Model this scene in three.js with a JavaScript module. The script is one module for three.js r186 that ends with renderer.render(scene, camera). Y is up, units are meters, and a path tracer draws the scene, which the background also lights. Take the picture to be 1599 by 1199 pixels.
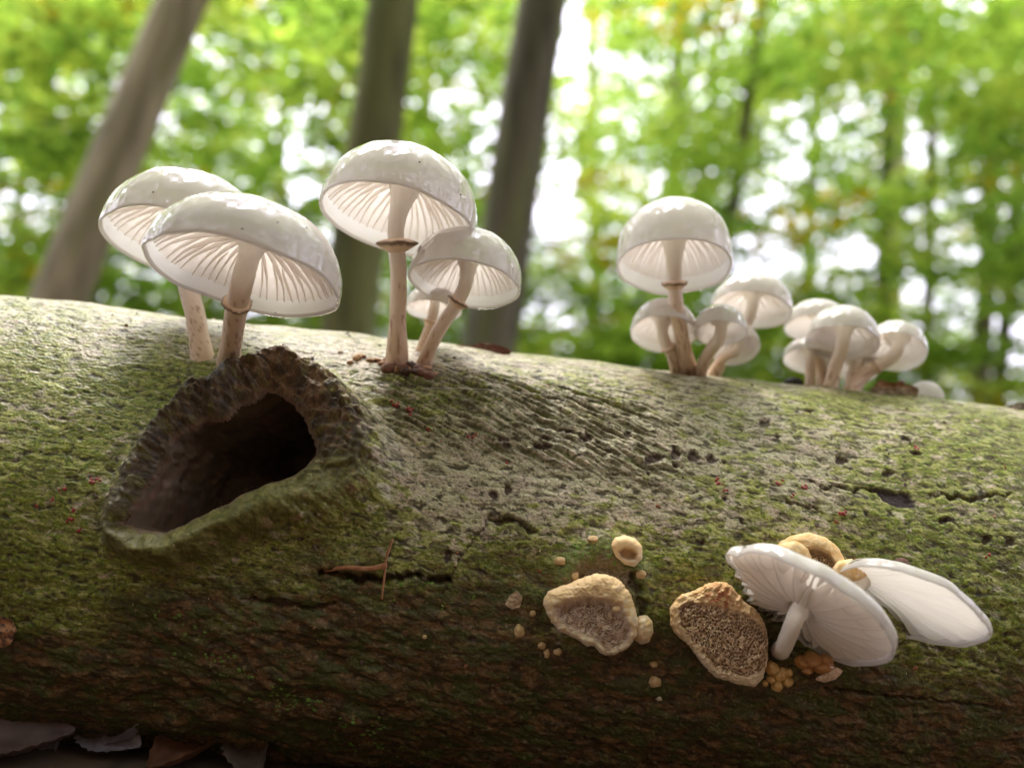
import * as THREE from 'three';
import { mergeGeometries } from 'three/addons/utils/BufferGeometryUtils.js';

// ---------------------------------------------------------------- camera, sky, sun, exposure
const scene = new THREE.Scene();
const V = (x, y, z) => new THREE.Vector3(x, y, z);
const F = 1259, CX = 799.5, CY = 599.5, PITCH = THREE.MathUtils.degToRad(4), EYE = V(0, 0.098, 0);
const camera = new THREE.PerspectiveCamera(2 * Math.atan(CY / F) * 180 / Math.PI, 1024 / 767, 0.01, 400);
camera.position.copy(EYE);
camera.rotation.set(PITCH, 0, 0);
camera.focus = 0.209;
camera.userData.fStop = 7.2;
camera.updateMatrixWorld(true);
const RT = V(1, 0, 0), UPV = V(0, Math.cos(PITCH), Math.sin(PITCH)), FW = V(0, Math.sin(PITCH), -Math.cos(PITCH));

// an even overcast sky, brighter towards the zenith
{
  const w = 64, h = 64, d = new Float32Array(w * h * 4);
  for (let y = 0; y < h; y++) for (let x = 0; x < w; x++) {
    const el = ((y + 0.5) / h - 0.5) * Math.PI, k = el > 0 ? (1 + 2 * Math.sin(el)) / 3 : 0.12;
    const b = 0.35 + 0.65 * k, i = (y * w + x) * 4;
    d[i] = b * 0.975; d[i + 1] = b * 0.93; d[i + 2] = b * 1.12; d[i + 3] = 1;
  }
  const t = new THREE.DataTexture(d, w, h, THREE.RGBAFormat, THREE.FloatType);
  t.mapping = THREE.EquirectangularReflectionMapping; t.magFilter = THREE.LinearFilter; t.needsUpdate = true;
  scene.background = t; scene.environment = t;
}
const sun = new THREE.DirectionalLight(0xfff6ee, 2.0);
sun.position.set(-2, 9, -3.6); sun.castShadow = true; sun.shadow.radius = 60;
sun.shadow.mapSize.set(2048, 2048);
Object.assign(sun.shadow.camera, { left: -12, right: 12, top: 12, bottom: -12, near: 0.5, far: 60 });
sun.name = 'sun';
scene.add(sun); scene.add(sun.target);

const renderer = new THREE.WebGLRenderer({ antialias: true });
renderer.setSize(1024, 767);
renderer.toneMapping = THREE.LinearToneMapping;
renderer.toneMappingExposure = 6.0;
const CANOPY = 70;                                    // leaf sprays overhead
renderer.shadowMap.enabled = true;

// ---------------------------------------------------------------- helpers
let SEED = 7;
const srand = (s) => { SEED = s | 0; };
const rnd = () => { SEED = (SEED + 0x6d2b79f5) | 0; let t = Math.imul(SEED ^ (SEED >>> 15), 1 | SEED); t = (t + Math.imul(t ^ (t >>> 7), 61 | t)) ^ t; return ((t ^ (t >>> 14)) >>> 0) / 4294967296; };
const rr = (a, b) => a + (b - a) * rnd();
const sm = (a, b, x) => { const t = Math.min(1, Math.max(0, (x - a) / (b - a))); return t * t * (3 - 2 * t); };
const lerp = (a, b, t) => a + (b - a) * t;
const clamp = (x, a, b) => Math.min(b, Math.max(a, x));
const PERM = new Uint8Array(512), GX = new Float32Array(256), GY = new Float32Array(256);
srand(11);
{
  const p = [...Array(256).keys()];
  for (let i = 255; i > 0; i--) { const j = Math.floor(rnd() * (i + 1)); [p[i], p[j]] = [p[j], p[i]]; }
  for (let i = 0; i < 512; i++) PERM[i] = p[i & 255];
  for (let i = 0; i < 256; i++) { const a = rnd() * 6.2832; GX[i] = Math.cos(a); GY[i] = Math.sin(a); }
}
function ns(x, y) {                                    // gradient noise, about -0.7 .. 0.7
  const xi = Math.floor(x), yi = Math.floor(y), fx = x - xi, fy = y - yi, X = xi & 255, Y = yi & 255;
  const u = fx * fx * fx * (fx * (fx * 6 - 15) + 10), v = fy * fy * fy * (fy * (fy * 6 - 15) + 10);
  const a = PERM[PERM[X] + Y], b = PERM[PERM[X + 1] + Y], c = PERM[PERM[X] + Y + 1], d = PERM[PERM[X + 1] + Y + 1];
  const n00 = GX[a] * fx + GY[a] * fy, n10 = GX[b] * (fx - 1) + GY[b] * fy, n01 = GX[c] * fx + GY[c] * (fy - 1), n11 = GX[d] * (fx - 1) + GY[d] * (fy - 1);
  return (n00 + (n10 - n00) * u) * (1 - v) + (n01 + (n11 - n01) * u) * v;
}
function fbm(x, y, o) { let s = 0, a = 1, n = 0; for (let i = 0; i < o; i++) { s += a * ns(x, y); n += a; a *= 0.55; x = x * 2.03 + 17.3; y = y * 2.03 + 9.1; } return s / n * 1.5; }
function ridge(x, y, o) { let s = 0, a = 1, n = 0; for (let i = 0; i < o; i++) { s += a * (1 - 2.2 * Math.abs(ns(x, y))); n += a; a *= 0.5; x = x * 2.1 + 5.3; y = y * 2.1 + 3.7; } return s / n; }
function worley(x, y) {                                // [nearest, second, cell id]
  const xi = Math.floor(x), yi = Math.floor(y); let d1 = 9, d2 = 9, id = 0;
  for (let j = -1; j <= 1; j++) for (let i = -1; i <= 1; i++) {
    const h = PERM[PERM[(xi + i) & 255] + ((yi + j) & 255)], h2 = PERM[h + 37];
    const dx = xi + i + h / 256 - x, dy = yi + j + h2 / 256 - y, d = dx * dx + dy * dy;
    if (d < d1) { d2 = d1; d1 = d; id = h; } else if (d < d2) d2 = d;
  }
  return [Math.sqrt(d1), Math.sqrt(d2), id];
}
const P = (px, py, z) => EYE.clone().addScaledVector(RT, (px - CX) / F * z).addScaledVector(UPV, -(py - CY) / F * z).addScaledVector(FW, z);
const toPx = (p) => { const x = p.x - EYE.x, y = p.y - EYE.y, zz = p.z - EYE.z; const d = y * FW.y + zz * FW.z; return [CX + F * x / d, CY - F * (y * UPV.y + zz * UPV.z) / d, d]; };
function polyDist(pts, x, y) {                         // signed distance to a closed polygon, negative inside
  let d = 1e9, inside = false;
  for (let i = 0, j = pts.length - 1; i < pts.length; j = i++) {
    const [ax, ay] = pts[j], [bx, by] = pts[i], ex = bx - ax, ey = by - ay, wx = x - ax, wy = y - ay;
    const t = clamp((wx * ex + wy * ey) / (ex * ex + ey * ey), 0, 1), qx = wx - ex * t, qy = wy - ey * t;
    d = Math.min(d, qx * qx + qy * qy);
    if ((ay > y) !== (by > y) && x < (bx - ax) * (y - ay) / (by - ay) + ax) inside = !inside;
  }
  return (inside ? -1 : 1) * Math.sqrt(d);
}
function lineDist(pts, x, y) {
  let d = 1e9;
  for (let i = 1; i < pts.length; i++) {
    const [ax, ay] = pts[i - 1], [bx, by] = pts[i], ex = bx - ax, ey = by - ay, wx = x - ax, wy = y - ay;
    const t = clamp((wx * ex + wy * ey) / (ex * ex + ey * ey), 0, 1);
    d = Math.min(d, Math.hypot(wx - ex * t, wy - ey * t));
  }
  return d;
}
const taken = new Map();
const numbered = (n) => { const k = taken.get(n) ?? 0; taken.set(n, k + 1); return k ? n + '_' + String(k).padStart(3, '0') : n; };
function tag(o, label, category, group, kind) {
  if (label) o.userData.label = label; if (category) o.userData.category = category;
  if (group) o.userData.group = group; if (kind) o.userData.kind = kind; return o;
}
function thing(name, at, label, category, group) { const o = new THREE.Group(); o.name = numbered(name); o.position.copy(at); scene.add(o); return tag(o, label, category, group); }
function part(name, geo, mat, parent, origin) {        // geometry given in world metres, parented to a group at origin
  if (origin) geo.translate(-origin.x, -origin.y, -origin.z);
  const m = new THREE.Mesh(geo, mat); m.name = name; m.castShadow = m.receiveShadow = true; parent.add(m); return m;
}
function solo(name, geo, mat, at, label, category, group) {
  geo.translate(-at.x, -at.y, -at.z);
  const m = new THREE.Mesh(geo, mat); m.name = numbered(name); m.position.copy(at); m.castShadow = m.receiveShadow = true; scene.add(m); return tag(m, label, category, group);
}
function gridGeo(nu, nv, fn, wrapU) {                  // fn(u, v, i, j) -> {p, c?, uv?}; u across, v along
  const W = nu + 1, H = nv + 1, pos = new Float32Array(W * H * 3), col = new Float32Array(W * H * 3), uv = new Float32Array(W * H * 2), idx = new Uint32Array(nu * nv * 6);
  let hc = false;
  for (let j = 0; j < H; j++) for (let i = 0; i < W; i++) {
    const r = fn(i / nu, j / nv, i, j), k = j * W + i;
    pos[k * 3] = r.p.x; pos[k * 3 + 1] = r.p.y; pos[k * 3 + 2] = r.p.z;
    if (r.c) { hc = true; col[k * 3] = r.c[0]; col[k * 3 + 1] = r.c[1]; col[k * 3 + 2] = r.c[2]; }
    uv[k * 2] = r.uv ? r.uv[0] : i / nu; uv[k * 2 + 1] = r.uv ? r.uv[1] : j / nv;
  }
  let q = 0;
  for (let j = 0; j < nv; j++) for (let i = 0; i < nu; i++) { const a = j * W + i, b = a + 1, c = a + W, d = c + 1; idx[q++] = a; idx[q++] = b; idx[q++] = c; idx[q++] = b; idx[q++] = d; idx[q++] = c; }
  const g = new THREE.BufferGeometry();
  g.setAttribute('position', new THREE.BufferAttribute(pos, 3)); g.setAttribute('uv', new THREE.BufferAttribute(uv, 2));
  if (hc) g.setAttribute('color', new THREE.BufferAttribute(col, 3));
  g.setIndex(new THREE.BufferAttribute(idx, 1)); g.computeVertexNormals();
  if (wrapU) { const n = g.attributes.normal; for (let j = 0; j < H; j++) { const a = j * W, b = a + nu; const x = n.getX(a) + n.getX(b), y = n.getY(a) + n.getY(b), z = n.getZ(a) + n.getZ(b), l = Math.hypot(x, y, z) || 1; n.setXYZ(a, x / l, y / l, z / l); n.setXYZ(b, x / l, y / l, z / l); } }
  return g;
}
function flip(g) { const a = g.index.array; for (let i = 0; i < a.length; i += 3) { const t = a[i]; a[i] = a[i + 1]; a[i + 1] = t; } const n = g.attributes.normal; for (let i = 0; i < n.array.length; i++) n.array[i] *= -1; return g; }
function tube(pts, radius, seg, rad, color, squash) {  // radius(t, a) and color(t, a, p) along a smooth curve; capped
  const c = new THREE.CatmullRomCurve3(pts), fr = c.computeFrenetFrames(seg, false);
  return gridGeo(rad, seg + 2, (u, v, i, j) => {
    const k = clamp(j - 1, 0, seg), t = k / seg, a = u * Math.PI * 2, o = c.getPoint(t);
    const r = j === 0 || j === seg + 2 ? 0 : radius(t, a);
    const p = o.clone().addScaledVector(fr.normals[k], Math.cos(a) * r).addScaledVector(fr.binormals[k], Math.sin(a) * r * (squash ?? 1));
    return { p, c: color ? color(t, a, p) : undefined, uv: [u, t] };
  }, true);
}
const mix3 = (a, b, t) => [a[0] + (b[0] - a[0]) * t, a[1] + (b[1] - a[1]) * t, a[2] + (b[2] - a[2]) * t];
const mul3 = (a, k) => [a[0] * k, a[1] * k, a[2] * k];

// ---------------------------------------------------------------- ground
const groundY = (x, z) => {
  const r2 = x * x / 0.9 + (z + 0.28) * (z + 0.28) / 1.5;
  return -0.119 * x * Math.exp(-r2) + 0.012 * ns(x * 1.3 + 4, z * 1.3) * Math.min(1, r2) + 0.5 * ns(x * 0.07 + 9, z * 0.07 + 2) * sm(2, 14, Math.hypot(x, z)) + 1.15 * Math.max(0, Math.min(z - 0.45, 9)) * sm(0.45, 1.1, z);   // an unseen steep bank, added behind the viewer to shade the log front
};
function dataTex(w, h, fn, srgb) {
  const d = new Uint8Array(w * h * 4);
  const enc = (x) => { x = clamp(x, 0, 1); return 255 * (srgb ? (x <= 0.0031308 ? x * 12.92 : 1.055 * Math.pow(x, 1 / 2.4) - 0.055) : x); };
  for (let y = 0; y < h; y++) for (let x = 0; x < w; x++) { const c = fn((x + 0.5) / w, (y + 0.5) / h), i = (y * w + x) * 4; d[i] = enc(c[0]); d[i + 1] = enc(c[1]); d[i + 2] = enc(c[2]); d[i + 3] = 255; }
  const t = new THREE.DataTexture(d, w, h); t.magFilter = THREE.LinearFilter; t.minFilter = THREE.LinearMipmapLinearFilter; t.generateMipmaps = true;
  if (srgb) t.colorSpace = THREE.SRGBColorSpace; t.wrapS = t.wrapT = THREE.RepeatWrapping; t.needsUpdate = true; return t;
}
{
  const tex = dataTex(512, 512, (u, v) => {
    const x = u * 40, y = v * 40, w = worley(x, y), k = w[2] / 255;
    const leaf = mix3([0.055, 0.033, 0.02], [0.11, 0.072, 0.046], k), soil = [0.03, 0.022, 0.016];
    return mix3(leaf, soil, sm(0.0, 0.16, 0.16 - (w[1] - w[0])) * 0.8);
  }, true);
  const m = new THREE.MeshStandardMaterial({ map: tex, roughness: 0.95 });
  const ring = [0, 0.05, 0.1, 0.15, 0.2, 0.26, 0.32, 0.4, 0.5, 0.6, 0.75, 0.95, 1.2, 1.6, 2.2, 3, 4, 5.5, 8, 12, 18, 28, 45, 80, 160, 300];
  const g = gridGeo(72, ring.length - 1, (u, v, i, j) => {
    const a = u * Math.PI * 2, x = Math.cos(a) * ring[j], z = -0.25 - Math.sin(a) * ring[j];
    return { p: V(x, groundY(x, z), z), uv: [x / 1.6, z / 1.6] };
  }, true);
  const o = new THREE.Mesh(g, m); o.name = 'forest_floor'; o.receiveShadow = true; o.userData = { kind: 'structure', label: 'dark forest floor covered with brown leaf litter' }; scene.add(o);
}

// ---------------------------------------------------------------- the fallen log
const LOG_R = 0.0708, LC = P(800, 877, 0.2746);
const LA = RT.clone().multiplyScalar(1).addScaledVector(UPV, -0.124).addScaledVector(FW, 0.06).normalize();
const LW = V(0, 0, 1).addScaledVector(LA, -LA.z).normalize();        // towards the camera
const LU = LW.clone().cross(LA).normalize();                        // up
const logR = (s) => LOG_R * (1 + 0.22 * s) + (s < -0.05 ? 0.02 * (s + 0.05) * (s + 0.05) : 0);
function logPt(s, th, h) {
  const r = logR(s) + h, c = Math.cos(th) * r, d = Math.sin(th) * r;
  return V(LC.x + LA.x * s + LW.x * c + LU.x * d, LC.y + LA.y * s + LW.y * c + LU.y * d, LC.z + LA.z * s + LW.z * c + LU.z * d);
}
const z4 = (l) => l.map(([x, y]) => [130 + x / 2.607, 500 + y / 2.607]);
const HOLE = z4([[850, 300], [885, 345], [925, 420], [932, 505], [895, 575], [790, 640], [660, 705], [510, 765], [410, 830], [330, 868], [220, 862], [130, 825], [180, 770], [215, 690], [270, 600], [325, 520], [350, 440], [400, 392], [480, 370], [590, 340], [670, 285], [740, 255], [800, 265]]);
const RIMO = z4([[270, 330], [400, 200], [590, 112], [780, 76], [920, 92], [1050, 150], [1170, 235], [1260, 330], [1330, 450], [1350, 600], [1280, 760], [1100, 880], [880, 970], [650, 1040], [430, 1100], [160, 1110], [10, 1000], [-10, 830], [60, 640], [150, 480]]);
const S0 = -0.235, S1 = 0.25, T0 = -1.25, T1 = 1.95;
const mid4 = (l) => l.reduce((a, b) => [a[0] + b[0] / l.length, a[1] + b[1] / l.length], [0, 0]);
const HOLEC = [345, 690];
const FRONT = (th) => sm(1.5, 1.3, th) * sm(-1.5, -1.2, th);
const CRACKS = [
  [[[1270, 752], [1320, 758], [1372, 760]], 2.2, 1.4], [[[1460, 770], [1520, 778], [1580, 768]], 3, 1.6],
  [[[500, 896], [560, 906], [640, 902], [700, 908]], 7, 3.4], [[[1290, 1078], [1380, 1088], [1450, 1098], [1560, 1108]], 2.4, 1.6],
  [[[765, 812], [790, 808], [812, 816], [828, 824]], 6, 2.4], [[[690, 930], [720, 870], [760, 815]], 2, 0.8], [[[380, 940], [470, 952], [520, 946]], 5, 2.0],
  [[[1230, 780], [1262, 790], [1290, 800]], 2.2, 1.2], [[[985, 900], [1003, 940], [1000, 990]], 10, 2.2],
].map(([l, w, d]) => [l, w, d, [Math.min(...l.map((p) => p[0])) - 30, Math.max(...l.map((p) => p[0])) + 30, Math.min(...l.map((p) => p[1])) - 30, Math.max(...l.map((p) => p[1])) + 30]]);
const PITS = [[1022, 716, 17, 9], [1056, 708, 8, 12], [1085, 711, 11, 10], [1112, 716, 9, 8], [1056, 727, 5, 4], [787, 686, 12, 5], [853, 683, 11, 4], [847, 696, 14, 6], [790, 695, 9, 4], [915, 684, 13, 8], [888, 673, 9, 4], [1131, 718, 4, 3],
  [1215, 676, 5, 4], [1133, 777, 4, 4], [1160, 815, 5, 6], [1098, 846, 5, 5], [1392, 733, 9, 6], [1420, 680, 10, 5], [1545, 842, 8, 8], [1580, 846, 8, 9], [1317, 712, 11, 7], [1435, 702, 10, 5], [1014, 739, 4, 3], [793, 764, 8, 7], [770, 770, 7, 7], [700, 870, 7, 12], [738, 1000, 7, 6], [980, 677, 6, 5], [1480, 810, 10, 6], [1265, 640, 8, 5], [1195, 655, 10, 7]];
const GAPP = [[1368, 757], [1392, 764], [1425, 764], [1432, 776], [1437, 790], [1405, 788], [1385, 778]];
const SCAR = [[868, 930], [872, 890], [895, 862], [935, 850], [975, 858], [1000, 890], [1008, 940], [1000, 985], [960, 1010], [890, 980]];
function knot(x, y) {                                  // [share of collar 0..1 (-1 outside), depth into the hole in px]
  if (x < 110 || x > 670 || y < 510 || y > 945) return null;
  const dh = polyDist(HOLE, x, y) - 7, dr = polyDist(RIMO, x, y);
  if (dr > 0) return null;
  return dh < 0 ? { w: 1, inn: -dh } : { w: -dr / (dh - dr), inn: 0, dh };
}
// plates and pits of the bark at the scale of millimetres, shared by the relief and by the colour
function scales(sx, tx) {
  const wx = sx + 1.6 * ns(sx / 4, tx / 3) + 0.6 * ns(sx / 1.3, tx / 1.1 + 4), wy = tx + 1.0 * ns(sx / 5 + 31, tx / 3) + 0.4 * ns(sx / 1.4 + 8, tx / 1.2);
  const n = fbm(wx / 3.6, wy / 1.5, 3), m = fbm(wx / 10 + 9, wy / 5.2, 3);
  const sp = worley(wx / 7, wy / 2.0), fl = PERM[sp[2] + 91] < 120 ? sm(0.42, 0.2, sp[0] + 0.3 * ns(sx / 0.9, tx / 0.7)) : 0;
  return { wx, wy, n, m, fl, p1: sm(-0.16, 0.06, n), p2: sm(-0.14, 0.1, m), pit: sm(-0.24, -0.4, n + 0.25 * m) };
}
function macro(s, th) {                                // displacement of the bark in metres
  const sx = s * 1000, tx = th * LOG_R * 1000, fr = FRONT(th);
  const fine = th > T0 - 0.1 && th < T1 && Math.abs(s) < 0.26, q0 = fine ? scales(sx, tx) : null;
  let h = 1.5 * fbm(sx / 38, tx / 30, 2) + 0.3 * fbm(sx / 9 + 3, tx / 6, 2);
  if (fine) { const am = 0.02 + 0.5 * sm(0.0, 0.45, fbm(sx / 26 + 80, tx / 20, 3)) + 0.6 * sm(0.35, -0.15, th); h += am * (0.16 * q0.p1 + 0.22 * q0.p2 + 0.2 * fbm(q0.wx / 1.5 + 60, q0.wy / 1.0, 2)) + 0.06 * q0.p1 - 0.2 * q0.pit - 0.1 * q0.fl; }
  const edge = sm(0.0, 0.5, fr);
  if (edge > 0 && Math.abs(s) < 0.25) {
    const [px, py] = toPx(logPt(s, th, 0.001)), [kx, ky] = toPx(logPt(s, th, 0.007));
    const n1 = fbm(sx / 5, tx / 4 + 7, 4), jx = 11 * fbm(sx / 4, tx / 4, 3), jy = 11 * fbm(sx / 4 + 9, tx / 4, 3);
    const kn = knot(kx + 9 * ns(sx / 6, tx / 6), ky + 9 * ns(sx / 6 + 40, tx / 6));
    let kw = 0;
    if (kn) {
      const a = Math.atan2(ky - HOLEC[1], kx - HOLEC[0]), up = sm(0.2, -1, Math.sin(a)), rt = sm(-0.3, 0.9, Math.cos(a)), lf = sm(0.3, -0.8, Math.cos(a)), dn = sm(0.2, 0.9, Math.sin(a));
      const hc = 6 + 2.6 * up + 1.6 * rt - 1.5 * lf + 1.2 * dn;
      kw = kn.w;
      let c;
      if (kn.inn > 0) {
        c = hc * lerp(0.42, 1.15, dn) - 5 * sm(-2, 16, kn.inn);
      } else {
        const pk = lerp(0.5, 0.8, dn), lip = sm(0, pk, kn.w);
        c = hc * lip * (1 - lerp(0.62, 0.12, dn) * sm(pk, 1.05, kn.w));
        c += lip * (1.1 * n1 * (1 - 0.6 * dn) + 2.2 * (ridge(sx / 5 + 0.5 * tx / 4, tx / 3.2, 4) - 0.3) * (0.15 + 0.85 * sm(0.7, -0.2, Math.sin(a))));
        { const ck = worley(sx / 6.5 + 0.5 * ns(sx / 3, tx / 3), tx / 4.4 + 0.5 * ns(sx / 3 + 20, tx / 3)); c += (1 - 0.85 * dn) * sm(0.05, 0.4, kn.w) * (1.1 * sm(0.02, 0.3, ck[1] - ck[0]) * (0.2 + 1.2 * ck[2] / 255) - 0.5); }
        c += dn * (3.4 * Math.exp(-(((kn.w - 0.8) / 0.2) ** 2)) - 1.6 * Math.exp(-(((kn.w - 0.38) / 0.14) ** 2)));
      }
      h = h * (1 - 0.7 * kw) + c;
    }
    // folds of bark that run away from the knot
    const fx = px - 560, band = sm(0, 70, fx) * sm(620, 380, fx) * sm(-46, -8, py - (588 + 0.12 * fx)) * sm(115, 60, py - (588 + 0.15 * fx));
    if (band > 0) h += band * (1 - kw) * (2.6 * ridge(sx / 9 + tx / 9, (tx + 0.42 * sx) / 2.6 + 0.6 * ns(sx / 7, tx / 7), 3) - 0.5);
    const d = polyDist(SCAR, px, py);
    if (d < 30) h += 2.6 * sm(30, -14, d) - 2.2 * sm(-16, -40, d) + 0.8 * n1 * sm(20, -10, d);
    for (const [l, w, dep, bb] of CRACKS) { if (px < bb[0] || px > bb[1] || py < bb[2] || py > bb[3]) continue; const q = lineDist(l, px + jx, py + jy) - w * 0.9 * ns(sx / 2.2 + 70, tx / 2.2); if (q < w * 2) h -= dep * sm(w * 1.1, w * 0.2, q) * (1 - kw); }
    for (const [x, y, a, b] of PITS) { if (Math.abs(px - x) > 40 || Math.abs(py - y) > 30) continue; const q = Math.hypot((px - x + jx * 0.4) / a, (py - y + jy * 0.4) / b) + 0.5 * fbm(sx / 1.6, tx / 1.6, 2); if (q < 1.6) h -= 1.2 * sm(1.1, 0.6, q) - 0.2 * sm(1.6, 1.15, q); }
    const gd = polyDist(GAPP, px, py); if (gd < 6) h -= 1.3 * sm(2, -3, gd + 3 * ns(sx, tx));
    // the underside below the knot is hollowed and ridged
    const ug = sm(880, 960, py) * sm(760, 560, px) * sm(120, 260, px);
    h += ug * (1 - kw) * (2.2 * fbm(sx / 16 + tx / 40, tx / 8 + sx / 40, 3) - 1.2);
    const lo = sm(840, 930, py); h += lo * (1 - kw) * (0.55 * fbm(sx / 3.2 + 14, tx / 2.2, 3) + 0.9 * fbm(sx / 14 + 5, tx / 7, 2));
  }
  return h / 1000;
}
function bark(s, th) {                                 // [r, g, b, fine height 0..1]
  const sx = s * 1000, tx = th * LOG_R * 1000, fr = FRONT(th);
  const [px, py] = toPx(logPt(s, th, 0.001)), near = Math.abs(s) < 0.25 && fr > 0.01;
  const { wx, wy, n: fleck, m: mid, p1, p2, pit, fl } = scales(sx, tx);
  const big = fbm(wx / 30 + 3, wy / 22, 3), grain = ns(sx / 0.5, tx / 0.4), gr2 = ns(sx / 1.0 + 8, tx / 0.7), gr3 = fbm(wx / 1.4 + 5, wy / 0.9, 2);
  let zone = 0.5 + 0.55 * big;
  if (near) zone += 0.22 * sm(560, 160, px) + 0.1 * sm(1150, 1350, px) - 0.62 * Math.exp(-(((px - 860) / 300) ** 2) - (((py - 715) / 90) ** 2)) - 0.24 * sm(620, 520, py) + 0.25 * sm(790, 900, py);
  // pale smooth bark, filmed with algae in patches
  let c = mix3([0.53, 0.49, 0.34], [0.56, 0.46, 0.37], sm(-0.3, 0.4, mid));
  c = mix3(c, [0.35, 0.365, 0.09], sm(-0.15, 0.15, fbm(wx / 6 + 140, wy / 3, 3) + (zone - 0.5) * 1.0) * 0.9);
  const alg = sm(0.0, 0.16, fbm(wx / 3.0 + 50, wy / 1.25 + 11, 3) + 0.25 * fleck + (zone - 0.62) * 0.8);
  c = mix3(c, mix3([0.215, 0.26, 0.024], [0.1, 0.14, 0.016], sm(-0.2, 0.25, gr3)), alg * 0.9);
  { const stk = fbm(wx / 16 + 300, wy / 1.1, 3); c = mix3(c, mul3(c, 1.35), sm(0.05, 0.35, stk) * 0.7); c = mix3(c, mul3(c, 0.6), sm(-0.1, -0.4, stk) * 0.7); }
  c = mix3(c, [0.42, 0.41, 0.18], sm(0.2, 0.4, fbm(wx / 1.6 + 70, wy / 0.9, 2)) * 0.55);
  c = mix3(c, near && px > 600 ? [0.13, 0.105, 0.05] : [0.15, 0.165, 0.03], fl * 0.85);
  c = mix3(c, [0.12, 0.095, 0.05], (1 - p1) * 0.45 * sm(0.1, -0.3, gr3 + fleck));
  c = mix3(c, [0.045, 0.035, 0.022], Math.max(pit, sm(0.3, 0.42, fbm(wx / 1.9 + 90, wy / 0.9 + 5, 3) + 0.1 * mid)) * 0.85);
  let hgt = 0.5 + 0.2 * gr3 + 0.18 * grain + 0.18 * gr2 + 0.1 * alg;
  if (near) {
    const [kx, ky] = toPx(logPt(s, th, 0.007)), jx = 11 * fbm(sx / 4, tx / 4, 3), jy = 11 * fbm(sx / 4 + 9, tx / 4, 3);
    // damp brown rotten bark on the flank under the knot and along the base, breaking up into patches
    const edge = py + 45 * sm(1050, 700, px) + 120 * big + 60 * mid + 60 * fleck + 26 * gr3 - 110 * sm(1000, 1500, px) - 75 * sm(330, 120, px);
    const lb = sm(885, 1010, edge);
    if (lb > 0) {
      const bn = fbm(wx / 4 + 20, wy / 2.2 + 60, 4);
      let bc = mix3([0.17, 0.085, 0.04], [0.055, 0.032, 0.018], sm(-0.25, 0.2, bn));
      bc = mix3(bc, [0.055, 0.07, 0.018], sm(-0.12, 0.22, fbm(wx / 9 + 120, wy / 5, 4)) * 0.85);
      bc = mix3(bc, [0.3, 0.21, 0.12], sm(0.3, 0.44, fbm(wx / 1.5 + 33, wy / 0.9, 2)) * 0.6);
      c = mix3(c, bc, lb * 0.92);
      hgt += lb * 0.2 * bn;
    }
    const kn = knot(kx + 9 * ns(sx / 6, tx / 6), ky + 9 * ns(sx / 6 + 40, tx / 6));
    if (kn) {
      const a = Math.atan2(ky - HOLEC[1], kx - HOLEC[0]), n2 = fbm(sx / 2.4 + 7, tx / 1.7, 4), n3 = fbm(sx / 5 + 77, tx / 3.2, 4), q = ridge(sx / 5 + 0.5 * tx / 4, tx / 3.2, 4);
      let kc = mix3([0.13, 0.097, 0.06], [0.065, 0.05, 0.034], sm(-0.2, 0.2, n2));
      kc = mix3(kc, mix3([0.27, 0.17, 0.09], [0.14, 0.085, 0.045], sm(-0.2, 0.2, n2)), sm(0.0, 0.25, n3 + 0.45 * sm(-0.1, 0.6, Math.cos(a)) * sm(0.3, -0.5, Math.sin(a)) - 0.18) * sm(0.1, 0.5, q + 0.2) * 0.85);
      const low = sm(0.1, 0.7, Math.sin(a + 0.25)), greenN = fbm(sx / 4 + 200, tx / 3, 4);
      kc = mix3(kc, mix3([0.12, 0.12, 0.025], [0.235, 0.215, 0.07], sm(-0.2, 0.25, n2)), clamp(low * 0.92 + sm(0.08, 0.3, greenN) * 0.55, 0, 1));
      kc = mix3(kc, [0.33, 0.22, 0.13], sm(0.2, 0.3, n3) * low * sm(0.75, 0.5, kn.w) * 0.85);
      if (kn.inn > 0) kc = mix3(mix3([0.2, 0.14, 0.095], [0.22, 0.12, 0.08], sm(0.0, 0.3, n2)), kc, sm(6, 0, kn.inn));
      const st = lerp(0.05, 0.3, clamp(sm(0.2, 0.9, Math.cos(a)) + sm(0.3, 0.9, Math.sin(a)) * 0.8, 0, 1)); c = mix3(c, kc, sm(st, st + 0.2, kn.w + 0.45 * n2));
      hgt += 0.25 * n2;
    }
    const fx = px - 560, band = sm(0, 70, fx) * sm(640, 380, fx) * sm(-40, -8, py - (588 + 0.12 * fx)) * sm(115, 60, py - (588 + 0.15 * fx));
    if (band > 0) { const q = ridge(sx / 9 + tx / 9, (tx + 0.42 * sx) / 2.6 + 0.6 * ns(sx / 7, tx / 7), 3); c = mix3(c, mix3([0.12, 0.1, 0.055], [0.13, 0.155, 0.035], sm(-0.2, 0.3, mid)), band * sm(0.95, 0.25, q + 0.5 * gr3) * 0.92); }
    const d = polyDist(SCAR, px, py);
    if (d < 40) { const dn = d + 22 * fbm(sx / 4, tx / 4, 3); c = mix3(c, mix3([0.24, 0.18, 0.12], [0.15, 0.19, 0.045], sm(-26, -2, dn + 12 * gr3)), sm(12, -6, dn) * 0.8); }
    for (const [l, w, , bb] of CRACKS) { if (px < bb[0] || px > bb[1] || py < bb[2] || py > bb[3]) continue; const q = lineDist(l, px + jx, py + jy) - w * 0.9 * ns(sx / 2.2 + 70, tx / 2.2); if (q < w * 2) c = mix3(c, [0.1, 0.07, 0.045], sm(w * 0.9, w * 0.2, q) * 0.8); }
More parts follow.
